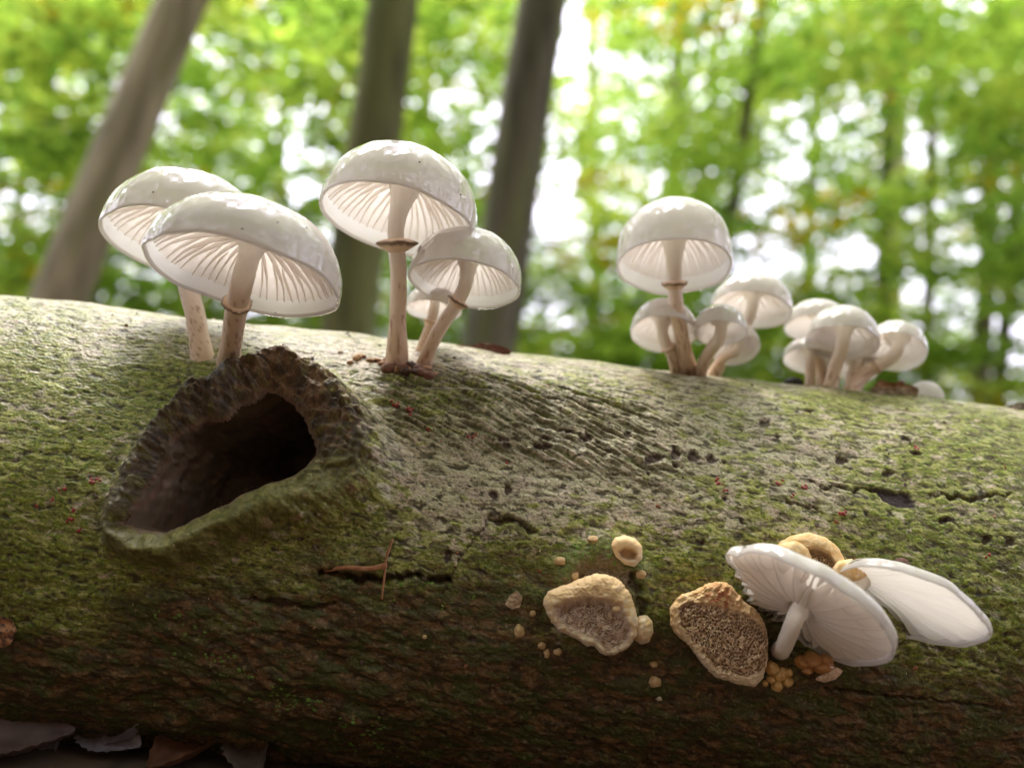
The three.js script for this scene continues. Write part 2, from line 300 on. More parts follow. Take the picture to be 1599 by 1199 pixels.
    for (const [x, y, pa, pb] of PITS) { if (Math.abs(px - x) > 40 || Math.abs(py - y) > 30) continue; const q = Math.hypot((px - x + jx * 0.4) / pa, (py - y + jy * 0.4) / pb) + 0.5 * fbm(sx / 1.6, tx / 1.6, 2); if (q < 1.6) c = mix3(c, [0.1, 0.062, 0.052], sm(1.0, 0.75, q) * 0.9); }
    const gd = polyDist(GAPP, px, py); if (gd < 6) c = mix3(c, [0.06, 0.04, 0.045], sm(2, -2, gd + 3 * ns(sx, tx)));
  }
  const v = 0.68 * (1 + 0.6 * grain + 0.5 * gr2);
  return [c[0] * v, c[1] * v, c[2] * v, hgt];
}
const logThing = thing('fallen_log', logPt(0, -Math.PI / 2, 0), 'mossy fallen beech log with a dark knot hole, carrying the white mushrooms', 'log');
{
  const W = 2048, H = 1024, col = new Uint8Array(W * H * 4), bmp = new Uint8Array(W * H * 4);
  const enc = (x) => { x = clamp(x, 0, 1); return 255 * (x <= 0.0031308 ? x * 12.92 : 1.055 * Math.pow(x, 1 / 2.4) - 0.055); };
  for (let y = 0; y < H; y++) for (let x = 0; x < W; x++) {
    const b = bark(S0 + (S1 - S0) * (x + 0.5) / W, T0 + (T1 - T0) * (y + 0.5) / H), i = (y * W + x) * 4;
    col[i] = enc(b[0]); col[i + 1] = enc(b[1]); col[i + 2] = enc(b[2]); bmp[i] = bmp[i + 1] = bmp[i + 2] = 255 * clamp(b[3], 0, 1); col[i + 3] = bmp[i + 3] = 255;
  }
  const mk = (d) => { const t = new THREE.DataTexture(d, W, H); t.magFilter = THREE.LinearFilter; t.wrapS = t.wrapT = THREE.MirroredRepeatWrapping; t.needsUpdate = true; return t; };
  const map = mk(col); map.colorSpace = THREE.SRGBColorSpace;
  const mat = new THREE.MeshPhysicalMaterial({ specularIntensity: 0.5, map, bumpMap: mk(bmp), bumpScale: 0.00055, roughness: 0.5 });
  const ss = [], ts = [];
  for (let i = 0; i <= 22; i++) ss.push(lerp(-0.75, S0, i / 22)); for (let i = 1; i <= 1000; i++) ss.push(lerp(S0, S1, i / 1000)); for (let i = 1; i <= 22; i++) ss.push(lerp(S1, 0.8, i / 22));
  for (let i = 0; i <= 520; i++) ts.push(lerp(T0, T1, i / 520)); for (let i = 1; i <= 36; i++) ts.push(lerp(T1, T0 + Math.PI * 2, i / 36));
  const g = gridGeo(ss.length - 1, ts.length - 1, (u, v, i, j) => {
    const s = ss[i], th = ts[j], thw = th > Math.PI ? th - 2 * Math.PI : th;
    const h = j === ts.length - 1 ? macro(s, T0) : macro(s, thw);
    return { p: logPt(s, th, h), uv: [(s - S0) / (S1 - S0), (th - T0) / (T1 - T0)] };
  });
  { // leave the knot hole open
    const W1 = ss.length, cut = new Uint8Array(W1 * ts.length), ix = g.index.array, keep = [];
    for (let j = 0; j < ts.length; j++) for (let i = 0; i < W1; i++) { const s = ss[i], th = ts[j]; if (Math.abs(s) > 0.25 || th > 1.4 || th < -1) continue; const sx = s * 1000, tx = th * LOG_R * 1000, [kx, ky] = toPx(logPt(s, th, 0.007)), k = knot(kx + 9 * ns(sx / 6, tx / 6), ky + 9 * ns(sx / 6 + 40, tx / 6)); if (k && k.inn > 5) cut[j * W1 + i] = 1; }
    for (let i = 0; i < ix.length; i += 3) if (!(cut[ix[i]] && cut[ix[i + 1]] && cut[ix[i + 2]])) keep.push(ix[i], ix[i + 1], ix[i + 2]);
    g.setIndex(keep);
  }
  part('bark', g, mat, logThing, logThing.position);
  const endMat = new THREE.MeshStandardMaterial({ color: new THREE.Color().setRGB(0.3, 0.21, 0.12), roughness: 0.9 });
  for (const s of [-0.75, 0.8]) {
    const e = gridGeo(48, 6, (u, v) => { const a = u * Math.PI * 2, p = logPt(s, a, 0), q = LC.clone().addScaledVector(LA, s); return { p: q.lerp(p, v * 1.01) }; }, true);
    part('cut_end', s < 0 ? e : flip(e), endMat, logThing, logThing.position);
  }
}
function hit(px, py, lift) {                           // where the sight line of a photo pixel meets the log; its depth and outward normal
  const d = P(px, py, 1).sub(EYE);
  let z = 0.14, best = null;
  for (; z < 0.36; z += 0.0005) {
    const p = EYE.clone().addScaledVector(d, z), q = p.clone().sub(LC), s = q.dot(LA), c = q.dot(LW), u = q.dot(LU), r = Math.hypot(c, u), th = Math.atan2(u, c);
    const gap = r - logR(s) - macro(s, th);
    if (gap < 0) return { p, z, n: LW.clone().multiplyScalar(c / r).addScaledVector(LU, u / r), s, th };
    if (!best || gap < best.gap) best = { gap, p, z, n: LW.clone().multiplyScalar(c / r).addScaledVector(LU, u / r), s, th };
  }
  best.p = logPt(best.s, best.th, macro(best.s, best.th)); best.z = toPx(best.p)[2];
  return best;                                         // just past the crest
}
{ // the rotted hollow behind the knot hole
  const cc = mid4(HOLE), into = FW.clone().multiplyScalar(0.9).addScaledVector(UPV, -0.25).addScaledVector(RT, 0.12).normalize(), NA = 150, NV = 60, edge = [];
  for (let i = 0; i < NA; i++) { const a = i / NA * Math.PI * 2; let r = 0; for (let t = 0; t < 400; t += 2) if (polyDist(HOLE, cc[0] + Math.cos(a) * t, cc[1] + Math.sin(a) * t) < 0) r = t; const x = cc[0] + Math.cos(a) * (r + 14), y = cc[1] + Math.sin(a) * (r + 14); edge.push(hit(x, y).p.addScaledVector(into, 0.0045)); }
  const axis = edge.reduce((p, q) => p.addScaledVector(q, 1 / NA), V(0, 0, 0));
  const g = gridGeo(NA, NV, (u, v, i) => {
    const e = edge[i % NA], a = u * Math.PI * 2, lowLeft = sm(0.1, 0.95, Math.cos(a - 2.55)), D = lerp(0.068, 0.036, lowLeft), wall = sm(0, 0.55, v), close = Math.max(0.12 * v, sm(0.42, 1, v));
    const p = e.clone().lerp(axis, close).addScaledVector(into, D * wall + (0.068 - D) * sm(0.45, 1, v) * 0.9);
    const X = p.x * 1000, Y = p.y * 1000, Z = p.z * 1000, n = fbm(X / 7 + Z / 5, Y / 5 + Z / 9, 4), f = ridge(X / 3 + Y / 6, Y / 2.4 + Z / 6, 3), ck = worley(X / 3.2 + Z / 5, Y / 2.6 + Z / 6);
    const out = axis.clone().sub(p).normalize();
    p.addScaledVector(out, (0.0022 * n + 0.0012 * (f - 0.3) + 0.0011 * sm(0.05, 0.4, ck[1] - ck[0])) * sm(0.02, 0.15, v));
    let c = mix3([0.17, 0.12, 0.08], [0.12, 0.085, 0.058], sm(-0.25, 0.25, n)); c = mix3(c, [0.2, 0.1, 0.065], sm(0.1, 0.35, fbm(X / 5 + 50, Y / 4 + Z / 6, 3)) * 0.7); c = mix3(c, [0.3, 0.24, 0.17], sm(0.34, 0.44, fbm(X / 1.5 + Z, Y / 1.5, 2)) * 0.5);
    return { p, c };
  }, true);
  part('knot_hollow', g, new THREE.MeshStandardMaterial({ vertexColors: true, roughness: 0.7 }), logThing, logThing.position);
}
function onLog(s, th) { const h = macro(s, th), p = logPt(s, th, h); return p; }
function behindCrest(px, back) {                       // a point of the log's back a little behind its skyline at a photo column
  let th = 1.2, best = -1e9, bt = 0, s = 0;
  const sOf = (th) => { let lo = -0.3, hi = 0.35; for (let i = 0; i < 40; i++) { const m = (lo + hi) / 2; if (toPx(logPt(m, th, 0))[0] < px) lo = m; else hi = m; } return (lo + hi) / 2; };
  for (; th < 1.9; th += 0.01) { const q = sOf(th), y = -toPx(logPt(q, th, macro(q, th)))[1]; if (y > best) { best = y; bt = th; s = q; } }
  const th2 = bt + back / LOG_R; return onLog(sOf(th2), th2);
}
console.log('log built', 'crest px', [0, 400, 800, 1200, 1599].map((x) => { const p = behindCrest(x, 0); return toPx(p).map((v) => v.toFixed(3)).join(','); }).join(' | '));

// ---------------------------------------------------------------- porcelain mushrooms
const phys = (o) => new THREE.MeshPhysicalMaterial(o);
const filmBump = dataTex(512, 256, (u, v) => {         // slime: smooth, with runs, dents and small blisters
  const a = u * Math.PI * 2, x = Math.cos(a) * v * 5, y = Math.sin(a) * v * 5, h = 0.5 + 0.4 * fbm(x * 0.9 + 3, y * 0.9, 2) + 0.09 * sm(0.1, 0.5, fbm(x * 1.5 + 30, y * 1.5, 2)); return [h, h, h];
}, false);
const filmMat = phys({ color: 0xffffff, roughness: 0.03, transmission: 1, thickness: 0, ior: 1.5, bumpMap: filmBump, bumpScale: 0.0014 });
const capMat = phys({ color: new THREE.Color().setRGB(0.76, 0.735, 0.725), vertexColors: true, roughness: 1, transmission: 0.64, thickness: 0, specularIntensity: 0.2 });
const gillMat = phys({ color: new THREE.Color().setRGB(0.95, 0.915, 0.885), roughness: 1, transmission: 0.65, thickness: 0, specularIntensity: 0.2 });
const underMat = phys({ color: new THREE.Color().setRGB(0.94, 0.9, 0.87), roughness: 1, transmission: 0.8, thickness: 0, specularIntensity: 0.2 });
const stemMat = phys({ vertexColors: true, roughness: 0.6 });
const ringMat = phys({ vertexColors: true, roughness: 0.7 });
const speckMat = new THREE.MeshStandardMaterial({ color: new THREE.Color().setRGB(0.03, 0.022, 0.018), roughness: 0.8 });

function capFrame(m) {
  const c = P(m.c[0], m.c[1], m.z), v = c.clone().sub(EYE).normalize(), f = THREE.MathUtils.degToRad(m.phi ?? 0);
  const u = RT.clone().multiplyScalar(Math.sin(f)).addScaledVector(UPV, Math.cos(f)); u.addScaledVector(v, -u.dot(v)).normalize();
  const st = m.b / m.a, ct = Math.sqrt(1 - st * st), n = u.clone().multiplyScalar(ct).addScaledVector(v, st).normalize();
  const r = m.a * m.z / F, T = m.top / m.a, h = Math.sqrt(Math.max(0.05, T * T - st * st)) / ct * r;
  const e1 = v.clone().cross(n).normalize(), e2 = e1.clone().cross(n).normalize();
  return { c, n, r, h, e1, e2 };
}
function makeMushroom(m) {
  const { c, n, r, h, e1, e2 } = capFrame(m), sd = m.seed ?? Math.round(m.c[0]);
  const ecc = m.ecc ?? 0, at = (rho, y, a) => c.clone().addScaledVector(e1, Math.cos(a) * rho + ecc * Math.max(0, r - rho)).addScaledVector(e2, Math.sin(a) * rho).addScaledVector(n, y);
  const wob = m.wob ?? 0.03, pw = m.pw ?? 0.86;
  const rim = (a) => 1 + wob * (1.2 * ns(Math.cos(a) * 1.2 + sd, Math.sin(a) * 1.2) + 0.5 * ns(Math.cos(a) * 3.5 + sd + 50, Math.sin(a) * 3.5)) + (m.tear ? m.tear(a) : 0);
  const rimY = (a) => h * (wob * 1.6 * ns(Math.cos(a) * 1.4 + sd + 9, Math.sin(a) * 1.4));
  const prof = (t) => { const q = t * Math.PI / 2; return [Math.pow(Math.sin(q), 0.94), h * Math.pow(Math.max(0, Math.cos(q)), pw)]; };
  const under = (rho) => { const q = Math.asin(clamp(rho, 0, 1)); return 0.7 * h * Math.pow(Math.cos(q), 0.95); };
  const base = m.base;
  const g = thing('porcelain_mushroom', base, m.label, 'mushroom', m.group ?? 'white porcelain mushrooms on the log');
  const big = m.a > 80, NA = big ? 144 : 64, NR = big ? 52 : 24;
  const capG = gridGeo(NA, NR + 3, (u, v, i, j) => {
    const a = u * Math.PI * 2, R = rim(a);
    let rho, y;
    if (j <= NR) { const q = prof(j / NR); rho = q[0] * lerp(1, R, Math.pow(q[0], 1.5)); y = q[1] + rimY(a) * Math.pow(q[0], 2); y *= 1 + 0.02 * ns(Math.cos(a) * q[0] * 1.5 + sd, Math.sin(a) * q[0] * 1.5); if (m.bulge) rho *= 1 + m.bulge * Math.sin(Math.PI * sm(0.35, 1, j / NR)); }
    else { const k = j - NR; rho = [0.996, 0.978, 0.955][k - 1] * R; y = [-0.022, -0.026, 0.004][k - 1] * r + rimY(a); }
    const d = 1, p = at(rho * r, y, a);
    if (j <= NR) p.addScaledVector(n, r * 0.0035 * (fbm(Math.cos(a) * rho * 4 + sd, Math.sin(a) * rho * 4, 2) + 0.9 * sm(0.15, 0.4, fbm(Math.cos(a) * rho * 7 + sd + 20, Math.sin(a) * rho * 7, 2))) * sm(1, 0.85, rho)).addScaledVector(e1, r * 0.006 * ns(a * 2.5 + sd, rho * 4) * Math.cos(a) * rho).addScaledVector(e2, r * 0.006 * ns(a * 2.5 + sd, rho * 4) * Math.sin(a) * rho);
    const w = sm(0.25, 0.5, fbm(Math.cos(a) * v * 4 + sd, Math.sin(a) * v * 4, 3));
    return { p, c: [d * (1 - 0.02 * w), d * (1 - 0.035 * w), d * (1 - 0.06 * w)], uv: [u, v] };
  }, true);
  const cap = part('cap', capG, capMat, g, base);
  const filmG = capG.clone(), fp = filmG.attributes.position, fn = filmG.attributes.normal;   // wet slime over the cap
  for (let i = 0; i < fp.count; i++) fp.setXYZ(i, fp.getX(i) + fn.getX(i) * 0.00012, fp.getY(i) + fn.getY(i) * 0.00012, fp.getZ(i) + fn.getZ(i) * 0.00012);
  part('slime_film', filmG, filmMat, cap);
  const underG = gridGeo(m.rib ? 360 : NA, 14, (u, v) => { const a = u * Math.PI * 2, rho = lerp(0.955, 0.06, v), R = lerp(rim(a), 1, v); return { p: at(rho * r * R, under(rho) + rimY(a) * rho * rho - (m.rib ?? 0) * r * rho * (0.5 + 0.5 * Math.cos(a * 24 + 5 * ns(a * 2, rho * 2))), a) }; }, true);
  part('cap_flesh', underG, underMat, cap, base);
  // gills: thin radial blades, long and short by turns
  const NG = m.gills ?? 56, blades = [];
  srand(sd * 13 + 5);
  for (let k = 0; k < NG; k++) {
    const a0 = (k + 0.5 * rnd()) / NG * Math.PI * 2, full = k % 2 === 0, in0 = full ? 0.17 : rr(0.45, 0.62), seg = 7, dep = (m.gd ?? 0.075) * (full ? 1 : 0.7), wv = rr(-0.025, 0.025), th = 0.008;
    const R = rim(a0), ry = rimY(a0);
    const bl = gridGeo(4, seg, (u, v, i, j) => {
      const rho = lerp(in0, 0.962, v), a = a0 + wv * Math.sin(v * 4) + ns(v * 3 + k, sd) * 0.02, d = dep * Math.pow(Math.sin(Math.PI * clamp(lerp(full ? 0.35 : 0.02, 0.985, v), 0, 1)), 0.7);
      const side = [-1, -0.7, 0, 0.7, 1][i], drop = [0.02, -d * 0.9, -d, -d * 0.9, 0.02][i], pa = at(rho * r * lerp(1, R, rho), under(rho) + ry * rho * rho + drop * r, a);
      const tang = e1.clone().multiplyScalar(-Math.sin(a)).addScaledVector(e2, Math.cos(a));
      return { p: pa.addScaledVector(tang, side * th * r * (i === 2 ? 0 : 1)) };
    });
    blades.push(bl);
  }
  if (!NG) ; else if (m.single) for (const b of blades) part('gill', b, gillMat, cap, base);
  else { const o = part('gills', mergeGeometries(blades), gillMat, cap, base); o.userData.kind = 'stuff'; }
  // stem
  if (m.stemW) {
    const topP = m.att ? at(m.att[0] * r, under(m.att[0]) * 0.8, m.att[1]) : at(0, under(0) * 0.97, 0), w = m.stemW / 2 * m.z / F, radial = base.clone().sub(LC), pts = [base.clone().addScaledVector(radial.addScaledVector(LA, -radial.dot(LA)).normalize(), -0.006), ...(m.mid ?? []).map(([x, y, z]) => P(x, y, z ?? m.z)), ...(m.att ? [] : [at(0, -0.1 * r, 0)]), topP];
    const L = pts[0].distanceTo(topP), tIn = 1 - (topP.distanceTo(at(0, -0.1 * r, 0))) / L;
    const fl = m.flare ?? 1.5;
    const sg = tube(pts, (t, a) => {
      const low = sm(0.28, 0.0, t), hi = sm(tIn, 1, t);
      return w * (1 + (fl - 1) * low + 1.1 * hi * hi) * (1 + 0.07 * ns(a * 1.5 + sd, t * 9) + 0.05 * ns(Math.cos(a) * 3 + sd, t * 30)) + w * 0.14 * low * ns(Math.cos(a) * 2 + sd, Math.sin(a) * 2 + t * 12);
    }, 64, 28, (t, a, p) => {
      const f = fbm(Math.cos(a) * 2.2 + sd, t * 16 + Math.sin(a) * 2.2, 3), lowz = sm(0.62, 0.1, t), spots = sm(0.62 - 0.26 * lowz, 0.72 - 0.24 * lowz, f + 0.25) * sm(0.6, 0.4, t);
      let c = mix3([0.72, 0.58, 0.46], [0.78, 0.71, 0.63], sm(0.3, 0.8, t)); if (m.pale) return [0.8, 0.76, 0.7];
      c = mix3(c, [0.6, 0.4, 0.24], lowz * 0.3 * (0.6 + 0.8 * sm(-0.4, 0.4, fbm(Math.cos(a) * 3 + sd, t * 22 + Math.sin(a) * 3, 2))));
      return mix3(c, [0.3, 0.15, 0.075], spots * 0.75);
    });
    part('stem', sg, stemMat, g, base);
    if (m.ring) {
      const curve = new THREE.CatmullRomCurve3(pts); let bt = 0, bd = 1e9;
      for (let t = 0; t <= 1; t += 0.005) { const q = toPx(curve.getPoint(t)), d = Math.hypot(q[0] - m.ring[0], q[1] - m.ring[1]); if (d < bd) { bd = d; bt = t; } }
      const o = curve.getPoint(bt), tn = curve.getTangent(bt), x1 = V(1, 0, 0).addScaledVector(tn, -tn.x).normalize(), x2 = tn.clone().cross(x1), rw = (m.ringW ?? m.stemW * 1.7) / 2 * m.z / F, side = m.ringSide;
      const rg = gridGeo(48, 12, (u, v) => {
        const a = u * Math.PI * 2, lob = 1 + 0.22 * ns(Math.cos(a) * 1.6 + sd, Math.sin(a) * 1.6 + 5) + 0.12 * ns(Math.cos(a) * 5 + sd, Math.sin(a) * 5), k = v < 0.5 ? v * 2 : 2 - v * 2, lower = v < 0.5;
        const rad = lerp(w * 0.96, rw * lob, Math.pow(k, 0.8)), y = (lower ? -0.55 * (1 - k) * rw - 0.04 * rw : 0.1 * rw * (1 - k)) + 0.18 * rw * ns(Math.cos(a) * 2 + sd, Math.sin(a) * 2) * k - 0.12 * rw * k * k;
        const p = o.clone().addScaledVector(x1, Math.cos(a) * rad).addScaledVector(x2, Math.sin(a) * rad).addScaledVector(tn, y);
        return { p, c: mix3([0.72, 0.55, 0.4], [0.13, 0.075, 0.045], sm(0.55, 0.85, k + 0.3 * ns(a * 4 + sd, v * 6)) * (m.ringDark ?? 0.85)) };
      }, true);
      part('ring', rg, ringMat, g, base);
    }
  }
  // specks of debris stuck in the slime
  for (const [x, y, s] of m.specks ?? []) {
    const dir = P(x, y, 1).sub(EYE).normalize(); let q = null;
    const ray = new THREE.Raycaster(EYE, dir, 0, 1); cap.updateWorldMatrix(true, false); capMat.side = THREE.DoubleSide; q = ray.intersectObject(cap, false)[0]; capMat.side = THREE.FrontSide;
    if (!q) continue;
    const b = new THREE.IcosahedronGeometry(s * m.z / F, 1).scale(1, 0.7, 0.8).translate(q.point.x, q.point.y, q.point.z);
    part('debris_speck', b, speckMat, g, base);
  }
  return g;
}
const top = (px, py) => hit(px, py).p;
const MUSH = [
  { c: [380, 433], a: 151, b: 53, phi: 15.5, top: 120, z: 0.197, base: top(352, 556), stemW: 34, flare: 1.25, ring: [366, 470], ringW: 46, gills: 60, single: true, wob: 0.05, seed: 3, specks: [[377, 437, 2.6], [378, 357, 1.6], [433, 347, 1.3], [478, 355, 1.6], [430, 488, 1.3]], label: 'large tilted white mushroom in front, its gills open above the knot hole' },
  { c: [287, 383], a: 122, b: 50, phi: 14, top: 114, z: 0.236, base: top(318, 566), stemW: 29, flare: 1.45, mid: [[306, 500, 0.23]], gills: 54, single: true, wob: 0.03, seed: 14, specks: [[239, 300, 1.6], [386, 299, 3.5]], label: 'white mushroom half hidden behind the large tilted one above the knot hole' },
  { c: [621, 345], a: 124, b: 51, phi: 13, top: 116, z: 0.228, base: top(621, 566), stemW: 26, flare: 1.6, mid: [[621, 500, 0.232], [622, 430, 0.23]], ring: [622, 375], ringW: 62, gills: 56, single: true, seed: 21, specks: [[655, 253, 1.5], [719, 304, 1.6]], label: 'tallest white mushroom with a brown ring high on its straight freckled stem' },
  { c: [725, 444], a: 88, b: 36, phi: 9, top: 87, z: 0.232, base: top(655, 566), stemW: 22, flare: 1.3, mid: [[680, 525, 0.235]], ring: [710, 466], ringW: 36, gills: 50, single: true, seed: 33, specks: [[784, 478, 2]], label: 'medium white mushroom on a slanting stem leaning out from the tallest one' },
  { c: [677, 484], a: 44, b: 17, phi: 5, top: 38, z: 0.251, base: top(650, 548), stemW: 16, flare: 1.5, ring: [666, 499], ringW: 24, ringDark: 0.4, gills: 40, seed: 41, label: 'small white mushroom tucked behind the two stems of the middle clump' },
  { c: [1053, 416], a: 89, b: 44, phi: 0, top: 106, z: 0.256, base: top(1080, 579), stemW: 23, flare: 1.9, mid: [[1066, 535, 0.262], [1055, 465, 0.257]], ring: [1048, 440], ringW: 40, gills: 60, single: true, bulge: 0.035, seed: 52, label: 'tall white bell mushroom on a curved brown stem above four smaller ones' },
  { c: [1036, 521], a: 51, b: 29, phi: 2, top: 54, z: 0.264, base: top(1066, 576), stemW: 18, mid: [[1050, 556, 0.266]], ring: [1044, 540], ringW: 26, ringDark: 0.3, gills: 44, seed: 63, label: 'small white mushroom at the foot of the curved brown stem' },
  { c: [1125, 520], a: 41, b: 20, phi: 0, top: 44, z: 0.257, base: top(1088, 579), stemW: 20, flare: 1.3, mid: [[1105, 555, 0.262]], gills: 40, seed: 71, label: 'small round white mushroom leaning right in front of the curved stem group' },
  { c: [1149, 545], a: 38, b: 25, phi: -12, top: 42, z: 0.273, base: behindCrest(1106, 0.003), stemW: 16, mid: [[1128, 560, 0.274]], gills: 40, seed: 84, label: 'low white mushroom almost hidden behind the small round leaning one' },
  { c: [1173, 484], a: 61, b: 29, phi: 8, top: 56, z: 0.282, base: behindCrest(1098, 0.008), stemW: 18, mid: [[1140, 545, 0.284]], ring: [1168, 508], ringW: 24, gills: 48, seed: 95, label: 'wide pale mushroom rising behind the curved stem group' },
  { c: [1276, 512], a: 49, b: 22, phi: 0, top: 44, z: 0.292, base: behindCrest(1292, 0.014), stemW: 17, gills: 40, seed: 101, label: 'pale mushroom at the back of the far clump, only its dome showing' },
  { c: [1316, 534], a: 54, b: 27, phi: 5, top: 56, z: 0.274, base: behindCrest(1296, 0.0), stemW: 20, mid: [[1303, 580, 0.275]], gills: 48, seed: 112, label: 'front mushroom of the far clump, standing on an upright stem' },
  { c: [1399, 549], a: 45, b: 31, phi: 6, top: 48, z: 0.278, base: behindCrest(1322, 0.001), stemW: 20, mid: [[1350, 586, 0.278]], ring: [1368, 570], ringW: 24, ringDark: 0.4, gills: 44, seed: 123, label: 'mushroom of the far clump leaning over on a long slanting stem' },
  { c: [1266, 563], a: 41, b: 20, phi: 3, top: 36, z: 0.284, base: behindCrest(1267, 0.004), stemW: 14, gills: 40, seed: 131, label: 'low mushroom of the far clump with a short thin stem beside the black crumb' },
  { c: [1338, 574], a: 33, b: 24, phi: 10, top: 34, z: 0.288, base: behindCrest(1330, 0.006), stemW: 24, gills: 36, seed: 143, label: 'squat pale mushroom squeezed between the stems of the far clump' },
];
MUSH.forEach(makeMushroom);
// a young button still closed
{
  const o = behindCrest(1448, 0.004), c = P(1446, 621, toPx(o)[2]);
  const g = thing('mushroom_button', o, 'closed cream mushroom button beside the curled bark flake', 'mushroom');
  const bg = new THREE.SphereGeometry(0.0058, 40, 28); const p = bg.attributes.position;
  bg.setAttribute('color', new THREE.BufferAttribute(new Float32Array(p.count * 3).fill(0.97), 3));
  for (let i = 0; i < p.count; i++) { const y = p.getY(i), k = 1 + 0.1 * ns(p.getX(i) * 200 + 3, p.getZ(i) * 200); p.setXYZ(i, p.getX(i) * k, y * (y > 0 ? 1.0 : 0.8), p.getZ(i) * k); }
  bg.computeVertexNormals(); bg.translate(c.x, c.y, c.z); part('cap', bg, capMat, g, o);
  part('stem', tube([o.clone().setY(o.y - 0.004), c.clone().setY(c.y - 0.002)], () => 0.0042, 8, 20, () => [0.8, 0.72, 0.6]), stemMat, g, o);
}
// two caps growing sideways from the flank
makeMushroom({ c: [1250, 951], a: 143, b: 56, phi: 27, top: 68, z: 0.193, pale: true, base: hit(1229, 1026).p, stemW: 27, flare: 1.5, mid: [[1224, 1010, 0.2]], gills: 48, single: true, wob: 0.09, seed: 202, gd: 0.26, pw: 0.7,
  tear: (a) => -(0.42 + 0.5 * ns(Math.cos(a) * 9, Math.sin(a) * 9 + 60)) * sm(0.3, 0.85, Math.cos(a - 3.95)) - 0.12 * Math.max(0, ns(Math.cos(a) * 8, Math.sin(a) * 8)) * sm(-0.4, -0.9, Math.cos(a)), label: 'broken white cap turned on its side, ragged gills facing the porous bracket', group: 'white caps on the flank of the log' });
makeMushroom({ c: [1412, 950], a: 108, b: 53, phi: 17, top: 60, z: 0.2, base: hit(1322, 930).p, stemW: 22, ecc: -0.72, rib: 0.05, gills: 0, single: true, wob: 0.07, tear: (a) => 0.1 * Math.pow(Math.max(0, Math.cos(a)), 8) - 0.16 * Math.pow(Math.max(0, Math.cos(a + 1.3)), 3), seed: 217, gd: 0.014, pw: 0.75, label: 'smooth white shell shaped cap jutting out beside the broken one', group: 'white caps on the flank of the log' });
console.log('mushrooms');

// ---------------------------------------------------------------- bracket fungi and small things on the bark
const z5 = (l) => l.map(([x, y]) => [780 + x / 3.996, 800 + y / 3.996]), z6 = (l) => l.map(([x, y]) => [1020 + x / 2.961, 800 + y / 2.961]);
const fungMat = new THREE.MeshStandardMaterial({ vertexColors: true, roughness: 0.72 });
const mid = (l) => l.reduce((a, b) => [a[0] + b[0] / l.length, a[1] + b[1] / l.length], [0, 0]);
function polarR(pts, c, a) {                           // distance from c to a star-shaped outline in direction a
  const dx = Math.cos(a), dy = Math.sin(a); let best = 0;
  for (let i = 0, j = pts.length - 1; i < pts.length; j = i++) {
    const [ax, ay] = pts[j], [bx, by] = pts[i], ex = bx - ax, ey = by - ay, den = dx * ey - dy * ex; if (Math.abs(den) < 1e-9) continue;
    const t = ((ax - c[0]) * ey - (ay - c[1]) * ex) / den, s = ((ax - c[0]) * dy - (ay - c[1]) * dx) / den;
    if (t > 0 && s >= -1e-6 && s <= 1 + 1e-6) best = Math.max(best, t);
  }
  return best;
}
// a cushion whose outline is given in photo pixels, standing proud of the bark at depth z; hgt(x, y, rho) in mm towards the viewer, colour col(x, y, rho)
function cushion(pts, z, nA, nR, hgt, col, back, tiltDown) {
  const c = mid(pts), mm = z / F * 1000, rad = [];
  for (let i = 0; i <= nA; i++) { const a = i / nA * Math.PI * 2; let s = 0; for (let k = -3; k <= 3; k++) s += polarR(pts, c, a + k * 0.03); rad.push(s / 7); }
  rad[nA] = rad[0];
  const nB = 5;
  return flip(gridGeo(nA, nR + nB, (u, v, i, j) => {
    const a = u * Math.PI * 2, rho = j <= nR ? j / nR : 1, R = rad[i] * (1 + 0.03 * ns(Math.cos(a) * 7 + c[0], Math.sin(a) * 7) + 0.025 * ns(Math.cos(a) * 19 + c[0], Math.sin(a) * 19));
    const q = Math.pow(rho, 0.8), x = c[0] + Math.cos(a) * R * q, y = c[1] + Math.sin(a) * R * q;
    let o = hgt(x, y, q) / 1000, sc = 1;
    if (j > nR) { const k = (j - nR) / nB; o -= (back ?? 14) / 1000 * k; sc = 1 + 0.03 * Math.sin(k * 3.1416) - 0.25 * k; }
    const X = c[0] + (x - c[0]) * sc, Y = c[1] + (y - c[1]) * sc;
    const zz = z - o + (tiltDown ?? 0) * (Y - c[1]) / F * z;
    return { p: P(X, Y, zz), c: col(x, y, q) };
  }, true));
}
const CREAM = [0.62, 0.43, 0.23], PALE = [0.68, 0.57, 0.43], TAN = [0.55, 0.33, 0.14];
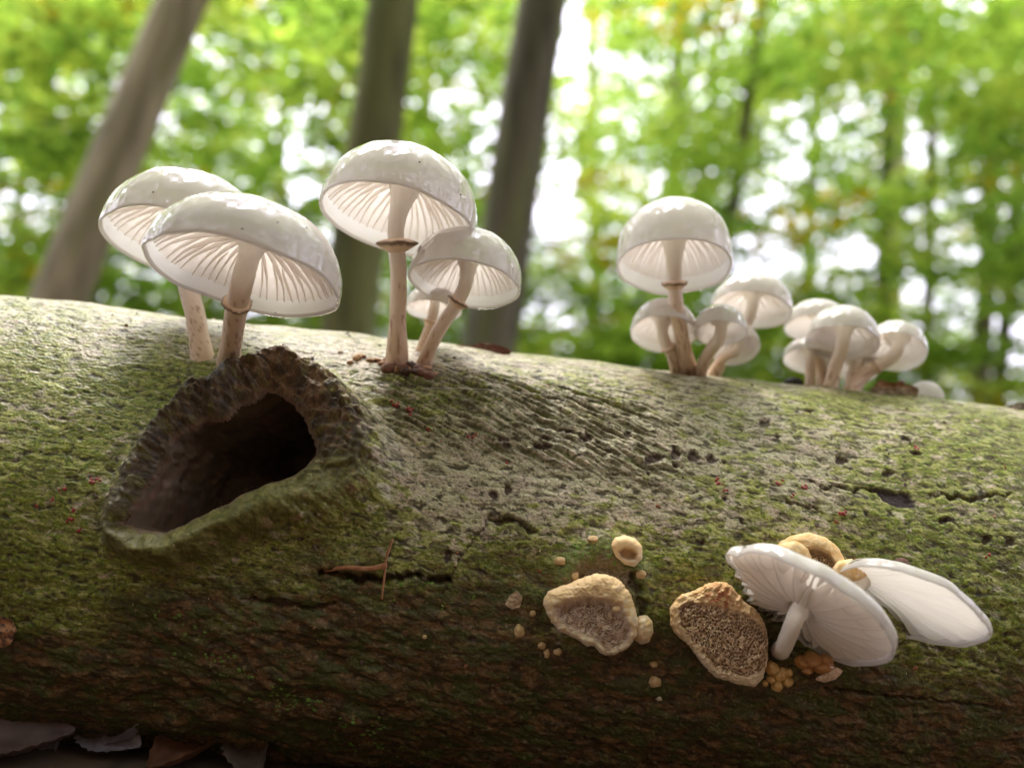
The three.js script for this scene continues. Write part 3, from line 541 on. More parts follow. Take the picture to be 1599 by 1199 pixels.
{ // front bracket
  const out = z5([[265, 560], [300, 500], [350, 465], [430, 450], [520, 405], [610, 380], [700, 395], [770, 440], [820, 520], [850, 620], [872, 700], [850, 790], [800, 850], [740, 880], [660, 900], [620, 870], [590, 830], [540, 840], [500, 800], [440, 770], [370, 740], [330, 690], [290, 620]]);
  const rec = z5([[335, 590], [430, 545], [560, 525], [680, 540], [760, 575], [800, 660], [832, 740], [810, 815], [740, 862], [660, 880], [600, 812], [480, 765], [385, 715], [335, 655]]);
  const c = mid(out), q = hit(c[0], c[1]), z = q.z - 0.006, g = thing('bracket_fungus', q.p, 'cream bracket fungus with a rounded rim around a lilac brown porous face', 'fungus');
  const H = (x, y, rho) => {
    const d = polyDist(rec, x + 3 * ns(x / 9, y / 9), y + 3 * ns(x / 9 + 5, y / 9)), edge = Math.sqrt(Math.max(0, 1 - Math.pow(rho, 6)));
    const w = worley(x / 4, y / 4), pore = sm(0.25, 0.6, w[1] - w[0]);
    return 3.6 * edge + 0.5 * ns(x / 14, y / 14) + 0.22 * ns(x / 4, y / 4) - 2.0 * sm(4, -12, d) + sm(0, -12, d) * (1.3 * fbm(x / 22, y / 22, 2) - 0.75 * pore);
  };
  const g1 = cushion(out, z, 260, 110, H, (x, y, rho) => {
    const d = polyDist(rec, x + 3 * ns(x / 9, y / 9), y + 3 * ns(x / 9 + 5, y / 9)), n = fbm(x / 12, y / 12, 3);
    return mix3(mix3(mix3(CREAM, PALE, sm(-0.3, 0.35, n + (y - c[1]) / 120)), TAN, sm(0.1, 0.5, n) * 0.4), mix3([0.5, 0.38, 0.3], [0.36, 0.24, 0.16], sm(0, 0.4, n)), sm(3, -5, d));
  }, 16, -0.05);
  part('body', g1, fungMat, g, q.p);
  const lobe = z5([[845, 690], [870, 645], [920, 640], [955, 680], [962, 750], [935, 810], [885, 826], [845, 800], [835, 745]]), lc = mid(lobe);
  part('side_lobe', cushion(lobe, hit(lc[0], lc[1]).z - 0.004, 60, 24, (x, y, r) => 4.2 * Math.sqrt(1 - Math.min(1, r * r * r)) + 0.3 * ns(x / 6, y / 6), (x, y) => mix3(PALE, CREAM, sm(-0.3, 0.4, fbm(x / 9, y / 9, 2))), 10), fungMat, g, q.p);
  const bt = z5([[700, 600], [715, 582], [742, 578], [766, 592], [762, 615], [730, 625], [706, 618]]), bc = mid(bt);
  part('bud', cushion(bt, z - 0.0012, 30, 12, (x, y, r) => 1.6 * Math.sqrt(1 - Math.min(1, r * r)), () => [0.78, 0.6, 0.36], 4), fungMat, g, q.p);
}
{ // cup shaped button above it
  const out = z5([[697, 205], [718, 158], [785, 142], [850, 165], [892, 210], [892, 290], [842, 342], [782, 325], [722, 272]]), rec = z5([[742, 245], [780, 222], [830, 228], [862, 258], [850, 298], [800, 300], [760, 285]]);
  const c = mid(out), q = hit(c[0], c[1]), g = thing('fungus_cup', q.p, 'small round cream fungus with a hollow centre above the front bracket', 'fungus');
  part('body', cushion(out, q.z - 0.002, 80, 34, (x, y, r) => 3.2 * Math.sqrt(1 - Math.min(1, Math.pow(r, 4))) - 1.6 * sm(2, -4, polyDist(rec, x, y)) + 0.3 * ns(x / 4, y / 4) * sm(2, -3, polyDist(rec, x, y)), (x, y, r) => mix3(mix3([0.74, 0.52, 0.28], PALE, sm(850, 885, y)), [0.36, 0.22, 0.11], sm(1.5, -3, polyDist(rec, x, y)) * 0.85), 12), fungMat, g, q.p);
}
{ // right bracket with labyrinth pores, and the lobes above it
  const out = z6([[78, 440], [120, 382], [200, 360], [250, 325], [330, 320], [372, 350], [420, 410], [480, 450], [520, 520], [535, 600], [528, 700], [500, 800], [430, 805], [350, 780], [280, 760], [220, 690], [170, 620], [100, 560], [75, 510]]);
  const rec = z6([[112, 445], [150, 412], [230, 415], [330, 440], [440, 470], [530, 540], [545, 640], [510, 740], [440, 772], [300, 738], [230, 660], [160, 580], [118, 520]]);
  const c = mid(out), q = hit(c[0], c[1]), z = q.z - 0.006, g = thing('bracket_fungus', q.p, 'ochre bracket fungus with a labyrinth of pores under the broken white cap', 'fungus');
  const H = (x, y, rho) => {
    const d = polyDist(rec, x + 3 * ns(x / 7, y / 7), y + 3 * ns(x / 7 + 5, y / 7)), inn = sm(1, -7, d), u = x * 0.5 + y * 0.86, v = x * 0.86 - y * 0.5;
    const pore = sm(0.22, 0.5, ((w) => w[1] - w[0])(worley(v / 3.4 + 0.4 * ns(x / 5, y / 5), u / 6)));
    return 3.2 * Math.sqrt(Math.max(0, 1 - Math.pow(rho, 6))) + 0.7 * ns(x / 8, y / 8) + 0.35 * ns(x / 3, y / 3) - 0.9 * inn - 1.1 * inn * pore + 1.4 * fbm(x / 25, y / 25, 2) * inn;
  };
  part('body', cushion(out, z, 300, 130, H, (x, y) => {
    const d = polyDist(rec, x + 3 * ns(x / 7, y / 7), y + 3 * ns(x / 7 + 5, y / 7)), n = fbm(x / 10, y / 10, 3), red = sm(34, 12, Math.hypot(x - 1122, y - 938)) * sm(-0.2, 0.2, n);
    let k = mix3(CREAM, TAN, sm(-0.2, 0.3, n + (930 - y) / 60)); k = mix3(k, PALE, sm(960, 1030, y) * 0.8); k = mix3(k, [0.3, 0.07, 0.03], red * 0.8);
    const u = x * 0.5 + y * 0.86, v = x * 0.86 - y * 0.5, pw = worley(v / 3.4 + 0.4 * ns(x / 5, y / 5), u / 6);
    return mix3(k, mix3(mix3([0.68, 0.52, 0.37], [0.56, 0.4, 0.26], sm(-0.1, 0.4, n)), [0.45, 0.31, 0.19], sm(0.22, 0.5, pw[1] - pw[0])), sm(2, -4, d));
  }, 16, -0.02), fungMat, g, q.p);
  const g2at = hit(1275, 870), u = thing('bracket_fungus', g2at.p, 'ochre lobed bracket fungus crowning the two white side caps', 'fungus');
  const zu = g2at.z, smooth = (k, n0) => (x, y, r) => k * Math.sqrt(1 - Math.min(1, Math.pow(r, 3.2))) + 0.5 * ns(x / 12 + n0, y / 12) + 0.15 * ns(x / 4, y / 4);
  const tanc = (x, y) => { const n = fbm(x / 11 + 4, y / 11, 3); return mix3(mix3([0.66, 0.42, 0.18], [0.74, 0.54, 0.29], sm(-0.3, 0.3, n)), PALE, sm(0.2, 0.45, fbm(x / 6, y / 6 + 9, 2)) * 0.6); };
  const arch = z6([[570, 150], [635, 108], [720, 92], [800, 115], [855, 160], [885, 210], [900, 300], [850, 330], [700, 330], [600, 260]]);
  part('arched_lobe', cushion(arch, zu - 0.003, 120, 40, (x, y, r) => smooth(3.4, 1)(x, y, r) - 2.4 * sm(0, -7, polyDist(z6([[690, 160], [760, 150], [820, 180], [850, 230], [840, 340], [680, 320]]), x, y)), tanc, 12), fungMat, u, g2at.p);
  const pp = z6([[700, 165], [760, 158], [815, 185], [845, 230], [840, 315], [770, 325], [690, 290]]);
  part('pore_surface', cushion(pp, zu - 0.0042, 110, 60, (x, y, r) => { const w = worley(x / 4.2 + 9, y / 4.2), k = sm(0.03, 0.35, w[1] - w[0]); return 0.8 * (1 - r * r) - 1.1 * k + 0.8; }, (x, y) => { const w = worley(x / 4.2 + 9, y / 4.2); return mix3([0.66, 0.46, 0.26], [0.4, 0.24, 0.12], sm(0.1, 0.4, w[1] - w[0])); }, 8, -0.2), fungMat, u, g2at.p);
  for (const [pts, dz] of [[[[445, 198], [520, 180], [595, 142], [660, 130], [715, 165], [738, 212], [712, 255], [640, 248], [540, 232], [460, 225]], 0.0062], [[[815, 300], [825, 262], [855, 225], [920, 214], [965, 242], [1005, 285], [960, 320], [850, 330]], 0.0062]])
    part('lobe', cushion(z6(pts), zu - dz, 70, 28, smooth(3.0, 30), tanc, 14), fungMat, u, g2at.p);
}
function blob(px, py, r, z, sd, sq) {                  // a small lumpy ball round a photo pixel, geometry in world metres
  const g = new THREE.SphereGeometry(1, r > 6 ? 24 : 10, r > 6 ? 18 : 8), p = g.attributes.position, R = r * z / F, c = P(px, py, z);
  for (let i = 0; i < p.count; i++) { const x = p.getX(i), y = p.getY(i), w = p.getZ(i), k = 1 + 0.32 * ns(x * 1.1 + sd, y * 1.1 + w) + 0.1 * ns(x * 4 + sd, w * 4); p.setXYZ(i, x * k * R, y * k * R * (sq ?? 1), w * k * R); }
  g.computeVertexNormals(); g.translate(c.x, c.y, c.z); return g;
}
const stdm = (r, g, b, rough) => new THREE.MeshStandardMaterial({ color: new THREE.Color().setRGB(r, g, b), roughness: rough ?? 0.75 });
{
  const cream = stdm(0.46, 0.31, 0.16), jellyM = phys({ color: new THREE.Color().setRGB(0.42, 0.2, 0.06), roughness: 0.3, clearcoat: 0.6 }), amber = phys({ color: new THREE.Color().setRGB(0.5, 0.31, 0.1), roughness: 0.35, clearcoat: 0.5 });
  for (const [x, y, r, sq] of [[875, 876, 11, 0.7], [897, 899, 8, 1.3], [1001, 897, 9, 0.9], [811, 985, 10, 1.2], [846, 1008, 8, 0.8], [854, 1020, 6, 1.4], [871, 1018, 8, 0.8], [926, 842, 10, 0.6], [832, 958, 6, 1], [663, 994, 4.5, 1], [1021, 1037, 8, 0.8], [1023, 1064, 12, 0.9]])
    { const q = hit(x, y); solo('fungus_bud', blob(x, y, r * 0.85, q.z - r * 0.05 * q.z / F, x, sq), cream, q.p, 'tiny cream fungus bud dotted on the bark around the front bracket', 'fungus', 'tiny fungus buds on the bark'); }
  const q = hit(1215, 1058), a = thing('amber_droplets', q.p, 'cluster of amber beads hanging under the porous bracket', 'fungus');
  for (const [x, y, r] of [[545, 772, 20], [585, 752, 28], [575, 802, 26], [622, 785, 25], [604, 738, 20], [552, 722, 32], [628, 742, 18], [520, 790, 14]]) part('bead', blob(1020 + x / 2.961, 800 + y / 2.961, r / 2.961, q.z - 0.005, x, 1), amber, a, q.p);
  const j = hit(1270, 1035), b = thing('jelly_fungus', j.p, 'glistening brown jelly lump under the broken white cap', 'fungus');
  for (const [x, y, r] of [[690, 690, 36], [740, 682, 45], [785, 712, 46], [800, 680, 34], [715, 730, 26]]) part('lump', blob(1020 + x / 2.961, 800 + y / 2.961, r / 2.961, j.z - 0.004, x, 0.8), jellyM, b, j.p);
  const sh = z6([[742, 772], [790, 745], [845, 712], [882, 735], [845, 772], [795, 788]]), sc = mid(sh), sq = hit(sc[0], sc[1]);
  solo('fungus_shelf', cushion(sh, sq.z - 0.006, 40, 14, (x, y, r) => 1.6 * (1 - r * r) + 0.3 * ns(x / 3, y / 3), (x, y) => mix3([0.68, 0.52, 0.4], [0.5, 0.33, 0.2], sm(-0.2, 0.3, fbm(x / 4, y / 4, 2))), 8), fungMat, sq.p, 'pale frilled shelf fungus below the broken white cap', 'fungus');
  const rot = stdm(0.09, 0.035, 0.025), k = hit(1405, 885), cr = thing('rotten_crumb', k.p, 'dark red brown crumb of rotten wood above the shell shaped cap', 'wood crumb');
  for (const [x, y, r] of [[1408, 882, 11], [1398, 892, 9], [1382, 890, 9], [1412, 894, 8]]) part('lump', blob(x, y, r, k.z - 0.001, x), rot, cr, k.p);
  const bk = behindCrest(1240, 0.0), bq = toPx(bk);
  solo('black_crumb', blob(bq[0], bq[1] - 3, 15, bq[2], 5, 0.55), stdm(0.02, 0.018, 0.016), bk, 'black crumb lying on the crest beside the far mushroom clump', 'wood crumb');
  // crumbly wood round the feet of the middle mushrooms
  const w0 = hit(625, 572), cl = thing('crumbly_wood', w0.p, 'dark crumbly wood and tan scraps round the feet of the middle mushrooms', 'wood crumb');
  srand(77);
  const tones = [stdm(0.14, 0.06, 0.035), stdm(0.3, 0.16, 0.08), stdm(0.06, 0.03, 0.02), stdm(0.42, 0.26, 0.15)];
  for (let i = 0; i < 58; i++) { const t = i < 30 ? rnd() : rr(0.36, 0.88), x = lerp(545, 690, t), y = lerp(562, 580, clamp((x - 560) / 110, 0, 1)) + rr(-8, 7), h = hit(x, y), dk = x > 598 && x < 672; part('lump', blob(x, y, rr(3.5, dk ? 11 : 8), h.z - 0.0005, i * 7, rr(0.5, 0.9)), tones[dk ? (rnd() < 0.6 ? (rnd() < 0.5 ? 0 : 2) : 1) : (rnd() < 0.6 ? 3 : 1)], cl, w0.p); }
}
{ // red spore pustules
  const red = phys({ color: new THREE.Color().setRGB(0.24, 0.02, 0.015), roughness: 0.4, clearcoat: 0.3 });
  srand(99);
  for (const [x, y, n, sp] of [[98, 768, 3, 6], [60, 790, 3, 5], [108, 812, 6, 7], [122, 828, 4, 6], [150, 751, 6, 9], [84, 780, 3, 5], [118, 795, 3, 4], [617, 630, 5, 6], [640, 644, 7, 9], [735, 678, 5, 9], [672, 668, 3, 6], [1124, 752, 6, 7], [1133, 765, 4, 5], [1219, 754, 5, 6], [1258, 760, 4, 5], [1238, 773, 3, 5], [1317, 800, 4, 6], [1545, 868, 3, 5], [1432, 700, 4, 6], [794, 726, 4, 6]]) {
    const bl = []; for (let i = 0; i < n; i++) { const bx = x + rr(-sp, sp), by = y + rr(-sp, sp) * 0.7, q = hit(bx, by); bl.push(blob(bx, by, rr(2, 3.6), q.z, i * 9 + x)); }
    solo('red_pustules', mergeGeometries(bl), red, hit(x, y).p, 'cluster of tiny red spore beads on the bark', 'fungus', 'red spore clusters on the bark');
  }
}
{ // twig, flakes, thread
  const tw = (l, lift) => l.map(([x, y]) => { const h = hit(x, y); return P(x, y, h.z - lift); });
  const q = hit(560, 888), t = thing('broken_twig', q.p, 'reddish broken twig with a side shoot stuck to the bark below the knot hole', 'twig');
  const tc = (tt, a) => mix3([0.24, 0.09, 0.04], [0.36, 0.17, 0.09], sm(-0.3, 0.3, ns(tt * 9, a)));
  part('stick', tube(tw([[506, 891], [540, 886], [575, 888], [604, 883]], 0.0015), (tt) => 0.0005 * (0.5 + tt * 0.5) * (1 + 0.5 * ns(tt * 8, 3)) + 0.0002, 30, 10, tc, 0.6), fungMat, t, q.p);
  part('side_shoot', tube(tw([[613, 842], [603, 872], [600, 900], [596, 934]], 0.0013), (tt) => 0.00042 * (1 + 0.6 * ns(tt * 7, 9)), 30, 10, tc, 0.7), fungMat, t, q.p);
  const flake = (name, pts, z, label, colr, hn) => solo(name, cushion(pts, z, 90, 20, (x, y, r) => 1.2 * ns(x / 22, y / 18) + 0.5 * ns(x / 6, y / 6) + 0.2 * (1 - r), colr, 1.6), fungMat, P(...mid(pts), z), label, 'bark flake');
  const zf = toPx(behindCrest(1395, -0.004))[2];
  flake('bark_flake', [[1354, 632], [1356, 612], [1368, 600], [1374, 592], [1384, 595], [1394, 598], [1404, 596], [1412, 593], [1414, 600], [1426, 602], [1436, 606], [1434, 618], [1424, 624], [1420, 644], [1390, 652], [1360, 648]], zf, 'curled brown bark flake standing up in front of the closed button',
    (x, y) => mix3(mix3([0.32, 0.24, 0.17], [0.12, 0.09, 0.045], sm(-0.1, 0.3, fbm(x / 10, y / 6, 3))), [0.22, 0.09, 0.03], sm(612, 600, y + 6 * ns(x / 5, y / 5)) * 0.8));
  const f2 = behindCrest(745, -0.003), f2z = toPx(f2)[2], f2y = toPx(f2)[1];
  flake('bark_flake', [[690, f2y + 8], [700, f2y - 2], [722, f2y - 7], [735, f2y - 4], [750, f2y - 9], [770, f2y - 7], [792, f2y - 1], [805, f2y + 8], [780, f2y + 12], [730, f2y + 14]], f2z, 'reddish brown curl of bark lying on the crest behind the middle mushrooms', (x, y) => mix3([0.12, 0.04, 0.025], [0.28, 0.22, 0.16], sm(0.0, 0.3, fbm(x / 9, y / 6, 3) + (735 - x) / 120)));
  const f3 = behindCrest(1580, -0.002), f3y = toPx(f3)[1];
  flake('bark_flake', [[1556, f3y + 8], [1566, f3y], [1580, f3y - 4], [1592, f3y - 9], [1610, f3y - 7], [1618, f3y + 8], [1590, f3y + 14]], toPx(f3)[2], 'ragged grey bark scrap on the crest at the thick end of the log', (x, y) => mix3([0.24, 0.19, 0.15], [0.08, 0.06, 0.04], sm(-0.1, 0.3, fbm(x / 7, y / 7, 3))));
  const f4 = hit(800, 938);
  flake('bark_flake', [[788, 944], [796, 930], [806, 922], [816, 932], [812, 948], [800, 952]], f4.z - 0.0015, 'small tan peeled flake left of the front bracket', () => [0.4, 0.29, 0.2]);
  const web = phys({ color: 0xffffff, roughness: 0.4, transmission: 0.3, thickness: 0 });
  solo('spider_thread', tube([P(664, 606, hit(664, 606).z - 0.001), P(740, 607, hit(740, 607).z - 0.004), P(870, 618, hit(870, 618).z - 0.001)], () => 0.00004, 30, 5), web, hit(664, 606).p, 'fine spider thread stretched over the folded bark', 'spider thread');
}
{ // dead leaves under the log
  const lm = (r, g, b) => new THREE.MeshStandardMaterial({ color: new THREE.Color().setRGB(r, g, b), roughness: 0.6, vertexColors: true });
  const mats = [lm(0.27, 0.235, 0.255), lm(0.16, 0.07, 0.035), lm(0.12, 0.085, 0.07), lm(0.1, 0.06, 0.05)];
  const leaf = (x, z, len, yaw, roll, curl, lift, mi, label) => {
    len *= 0.8; const y0 = groundY(x, z) + lift, o = V(x, y0, z), e = new THREE.Euler(roll, yaw, 0.25 * roll), g = gridGeo(14, 24, (u, v) => {
      const w = Math.pow(Math.sin(Math.PI * clamp(v, 0.015, 0.985)), 0.75) * 0.3 * len * (1 + 0.06 * Math.sin(v * 60)), s = (u - 0.5) * 2, lx = s * w, lz = (v - 0.5) * len;
      const ly = curl * len * (0.5 * s * s * w / len / 0.3 + 0.35 * (v - 0.5) * (v - 0.5) * 2) + 0.012 * len * Math.cos((v * 9 - Math.abs(s) * 2.2) * 6.28) + 0.05 * len * ns(s * 1.5 + x * 90, v * 3);
      const vein = sm(0.12, 0.02, Math.abs(s)) + 0.5 * sm(0.86, 1, Math.cos((v * 9 - Math.abs(s) * 2.2) * 6.28)), k = 0.8 + 0.5 * ns(s * 3 + x * 50, v * 6);
      return { p: V(lx, ly, lz).applyEuler(e).add(o), c: [k + 0.2 * vein, k + 0.2 * vein, k + 0.2 * vein] };
    });
    solo('dead_leaf', g, mats[mi], o, label, 'leaf', 'dead leaves on the ground under the log');
  };
  const gp = (px, py) => { const d = P(px, py, 1).sub(EYE); for (let t = 0.1; t < 0.6; t += 0.001) { const p = EYE.clone().addScaledVector(d, t); if (p.y < groundY(p.x, p.z)) return p; } };
  const A = gp(170, 1178), B = gp(235, 1172), C = gp(90, 1160), D = gp(395, 1195), E = gp(505, 1192), G = gp(300, 1190), I = gp(20, 1190);
  leaf(A.x, A.z, 0.028, 1.2, 0.5, 0.4, 0.004, 0, 'pale lilac dead leaf lying flat under the log');
  leaf(B.x, B.z, 0.03, -0.9, 0.9, 0.9, 0.007, 0, 'pale lilac curled dead leaf standing on edge under the log');
  leaf(C.x, C.z, 0.022, 0.3, 1.2, 0.8, 0.006, 0, 'narrow whitish curled dead leaf under the end of the log');
  leaf(D.x, D.z, 0.026, 0.5, 0.8, 0.6, 0.005, 2, 'tan rolled dead leaf beneath the brown flank of the log');
  leaf(E.x, E.z, 0.024, 2.2, 0.5, 0.5, 0.004, 2, 'dull beige dead leaf tucked against the base of the log');
  leaf(G.x, G.z, 0.034, 2.6, 0.2, 0.4, 0.003, 1, 'dark red brown dead leaf between the two pale ones');
  leaf(I.x, I.z, 0.036, 1.9, 0.3, 0.4, 0.003, 3, 'blackish dead leaf at the end of the row under the log');
  const L = hit(10, 990), o = L.p; 
  solo('dry_leaf_scrap', cushion([[-14, 965], [4, 962], [18, 968], [26, 985], [16, 1006], [4, 1012], [-14, 1008]], L.z - 0.002, 50, 14, (x, y) => 1.6 * ns(x / 14, y / 14) + 0.6, (x, y) => mix3([0.28, 0.12, 0.05], [0.05, 0.03, 0.02], sm(-0.1, 0.3, fbm(x / 8, y / 8, 2))), 1.5), fungMat, o, 'scrap of curled brown leaf stuck to the green flank of the log', 'leaf');
}
{ // crumbs of bark and dirt lying on the log
  const im = [], mt = new THREE.Matrix4(), qn = new THREE.Quaternion(), cs = [], k = new THREE.Color(), crumb = new THREE.IcosahedronGeometry(1, 0); srand(404);
  for (let i = 0; i < 900; i++) {
    const s = rr(-0.2, 0.24), th = rr(-0.3, 1.9), h = macro(s, th), p = logPt(s, th, h), [x, y] = toPx(p); if (knot(x, y)?.inn > 0 || ns(s * 60, th * 5) < -0.1) continue;
    qn.setFromEuler(new THREE.Euler(rr(0, 6), rr(0, 6), rr(0, 6))); const z = 0.00018 + 0.0006 * Math.pow(rnd(), 4);
    im.push(mt.clone().compose(p, qn, V(z * rr(0.8, 2.2), z * rr(0.4, 0.9), z))); cs.push(rnd() < 0.2 ? [0.5, 0.42, 0.3] : rnd() < 0.3 ? [0.22, 0.09, 0.04] : [0.07, 0.045, 0.03]);
  }
  const o = new THREE.InstancedMesh(crumb, new THREE.MeshStandardMaterial({ roughness: 0.7 }), im.length); im.forEach((q, i) => { o.setMatrixAt(i, q); o.setColorAt(i, k.setRGB(...cs[i])); }); o.name = 'bark_crumbs'; o.castShadow = o.receiveShadow = true;
  tag(o, 'fine crumbs of bark and dirt strewn over the log', 'debris', null, 'stuff'); scene.add(o);
}
{ // scattered moss leaflets on the damp underside
  const leaf = new THREE.SphereGeometry(1, 6, 4).scale(1, 0.35, 0.8), m = phys({ color: new THREE.Color().setRGB(0.11, 0.19, 0.03), roughness: 0.8 });
  const im = [], mt = new THREE.Matrix4(), qn = new THREE.Quaternion(); srand(303);
  for (let i = 0; i < 900; i++) {
    let x, y; const k = rnd();
    if (k < 0.62) { const t = rnd(); x = lerp(225, 620, t) + rr(-30, 30); y = lerp(950, 1165, Math.pow(t, 0.8)) + rr(-26, 26); } else if (k < 0.85) { x = rr(860, 1010); y = rr(838, 880); if (polyDist(SCAR, x, y) > 14) continue; } else { x = rr(500, 760); y = rr(880, 960); }
    if (ns(x / 30, y / 30) < 0.02) continue;
    const h = hit(x, y); if (h.gap !== undefined) continue;
    qn.setFromUnitVectors(V(0, 1, 0), h.n.clone().add(V(rr(-0.5, 0.5), rr(-0.5, 0.5), rr(-0.5, 0.5))).normalize()); const s = rr(0.00025, 0.0008);
    im.push(mt.clone().compose(h.p, qn, V(s, s, s)));
  }
  const o = new THREE.InstancedMesh(leaf, m, im.length); im.forEach((q, i) => o.setMatrixAt(i, q)); o.name = 'moss_leaflets'; o.castShadow = o.receiveShadow = true;
  tag(o, 'fine green moss leaflets scattered on the damp bark', 'moss', null, 'stuff'); scene.add(o);
}
console.log('bits');

// ---------------------------------------------------------------- the wood behind and around
const SPRAYS = []; // flat twigs of folded pointed leaves, 1 in radius; several kinds
srand(1234);
for (let k = 0; k < 8; k++) {
  const p = [], f = [], col = [], e = new THREE.Euler(), v = V(0, 0, 0);
  for (let i = 0; i < 46; i++) {
    const a = rr(0, 6.283), r = Math.sqrt(rnd()), s = rr(0.26, 0.42), n = p.length / 3, t = rr(0.78, 1.2), o = V(Math.cos(a) * r, rr(-0.16, 0.16), Math.sin(a) * r); e.set(rr(-0.7, 0.7), rr(0, 6.283), rr(-0.7, 0.7));
    for (const [x, y, z] of [[0, 0, 0], [0.27, 0.07, 0.45], [0, -0.03, 1], [-0.27, 0.07, 0.45], [0, 0, 0.5]]) { v.set(x, y, z).multiplyScalar(s).applyEuler(e).add(o); p.push(v.x, v.y, v.z); col.push(t * rr(0.95, 1.05), t, t); }
    for (const q of [4, 0, 1, 4, 1, 2, 4, 2, 3, 4, 3, 0]) f.push(n + q);
  }
  const g = new THREE.BufferGeometry(); g.setAttribute('position', new THREE.Float32BufferAttribute(p, 3)); g.setAttribute('color', new THREE.Float32BufferAttribute(col, 3)); g.setIndex(f); g.computeVertexNormals(); SPRAYS.push(g);
}
let kinds = 0;
const leafMat = phys({ color: 0xffffff, vertexColors: true, roughness: 1, transmission: 0.75, thickness: 0, specularIntensity: 0 });
const GREENS = [[0.27, 0.41, 0.055], [0.32, 0.45, 0.06], [0.22, 0.36, 0.05], [0.37, 0.46, 0.07], [0.18, 0.3, 0.045]], YELLOW = [0.42, 0.33, 0.02];
const trunkMat = new THREE.MeshStandardMaterial({ vertexColors: true, roughness: 0.9 });
class Crown {
  constructor() { this.m = []; this.c = []; this.kind = kinds++ % SPRAYS.length; }
  spray(o, rad, yel) {
    const q = new THREE.Quaternion().setFromEuler(new THREE.Euler(rr(-0.3, 0.3), rr(0, 6.283), rr(-0.3, 0.3)));
    this.m.push(new THREE.Matrix4().compose(o, q, V(rad, rad, rad)));
    const k = rnd() < (yel ?? 0.03) ? YELLOW : GREENS[Math.floor(rnd() * GREENS.length)]; this.c.push(mul3(k, rr(0.85, 1.15)));
  }
  build(parent) {
    if (!this.m.length) return;
    const o = new THREE.InstancedMesh(SPRAYS[this.kind], leafMat, this.m.length), k = new THREE.Color(), inv = new THREE.Matrix4().makeTranslation(-parent.position.x, -parent.position.y, -parent.position.z), t = new THREE.Matrix4();
    this.m.forEach((q, i) => { o.setMatrixAt(i, t.multiplyMatrices(inv, q)); o.setColorAt(i, k.setRGB(...this.c[i])); });
    o.name = 'crown'; o.userData.kind = 'stuff'; o.castShadow = o.receiveShadow = true; parent.add(o);
  }
}
const trees = [];
function tree(o) { // {lo:[px,py], hi:[px,py], z, w (px), tone, label, top}
  const A = P(o.lo[0], o.lo[1], o.z), B = P(o.hi[0], o.hi[1], o.z + (o.dz ?? 0)), d = B.clone().sub(A), gy = (p) => groundY(p.x, p.z);
  const at = (y) => A.clone().addScaledVector(d, (y - A.y) / d.y), y0 = gy(A) - 0.1, foot = at(y0), H = o.H ?? 9, r = o.w / 2 * o.z / F, sd = o.lo[0];
  const g = thing('beech_tree', foot, o.label, 'tree', o.group ?? 'trees of the wood behind the log');
  const pts = []; for (let i = 0; i <= 8; i++) { const y = lerp(y0, H, i / 8), p = at(y); p.x += r * 0.5 * ns(y * 0.5 + sd, 1); p.z += r * 0.5 * ns(y * 0.5 + sd, 7); pts.push(p); }
  part('trunk', tube(pts, (t, a) => r * (1.12 - 0.45 * t + 0.35 * sm(0.06, 0, t)) * (1 + 0.05 * ns(Math.cos(a) + sd, t * 8)), 40, 20, (t, a) => { const n = fbm(Math.cos(a) * 2 + sd, t * 20 + Math.sin(a) * 2, 3); return mix3(mix3(mul3(o.tone, 1.2), mul3(o.tone, 0.5), sm(-0.25, 0.3, n)), [0.2, 0.22, 0.09], sm(0.05, 0.3, fbm(Math.cos(a) * 1.3 + sd + 40, t * 9 + Math.sin(a), 3)) * 0.6); }), trunkMat, g, foot);
  const crown = new Crown(); trees.push({ g, crown, o, at, foot, r, H });
  srand(Math.round(sd * 3 + o.z * 100));
  for (let i = 0; i < (o.limbs ?? 4); i++) {
    const y = rr(0.35, 0.95) * H, p = at(y), a = rr(0, 6.28), L = rr(0.8, 2.2), e = p.clone().add(V(Math.cos(a) * L, rr(0.3, 0.9) * L, Math.sin(a) * L));
    part('limb', tube([p, p.clone().lerp(e, 0.5).add(V(0, 0.1 * L, 0)), e], (t) => r * 0.28 * (1 - 0.8 * t) + 0.004, 8, 7, () => mul3(o.tone, 0.8)), trunkMat, g, foot);
    crown.spray(e, 0.5); crown.spray(p.clone().lerp(e, 0.6), 0.4);
  }
  return g;
}
const GREY = [0.44, 0.36, 0.31], OLIVE = [0.125, 0.12, 0.055], DARK = [0.13, 0.11, 0.095], MIDT = [0.16, 0.14, 0.09];
tree({ lo: [88, 470], hi: [284, 0], z: 4.2, w: 76, tone: GREY, H: 7, limbs: 5, label: 'pale pinkish trunk leaning strongly, rising behind the mossy end of the log' });
tree({ lo: [555, 500], hi: [614, 0], z: 4.0, w: 80, tone: OLIVE, H: 8, limbs: 5, label: 'thick olive green trunk rising behind the tallest mushroom' });
tree({ lo: [765, 520], hi: [846, 0], z: 4.4, w: 80, tone: DARK, H: 8, limbs: 5, label: 'thick dark grey trunk beside the widest gap of open sky' });
tree({ lo: [1130, 430], hi: [1188, 20], z: 7, w: 19, tone: DARK, H: 8, limbs: 3, label: 'thin dark trunk leaning right behind the tall bell mushroom' });
tree({ lo: [1052, 290], hi: [1062, 0], z: 11, w: 26, tone: MIDT, H: 11, label: 'greenish trunk standing directly behind the tall bell mushroom' });
tree({ lo: [1100, 300], hi: [1130, 0], z: 13, w: 13, tone: MIDT, H: 12, limbs: 3, label: 'very thin straight trunk between the bell mushroom tree and the dark leaning one' });
tree({ lo: [1376, 520], hi: [1390, 150], z: 10, w: 22, tone: OLIVE, H: 10, label: 'slim olive trunk rising above the slanting mushroom of the far clump' });
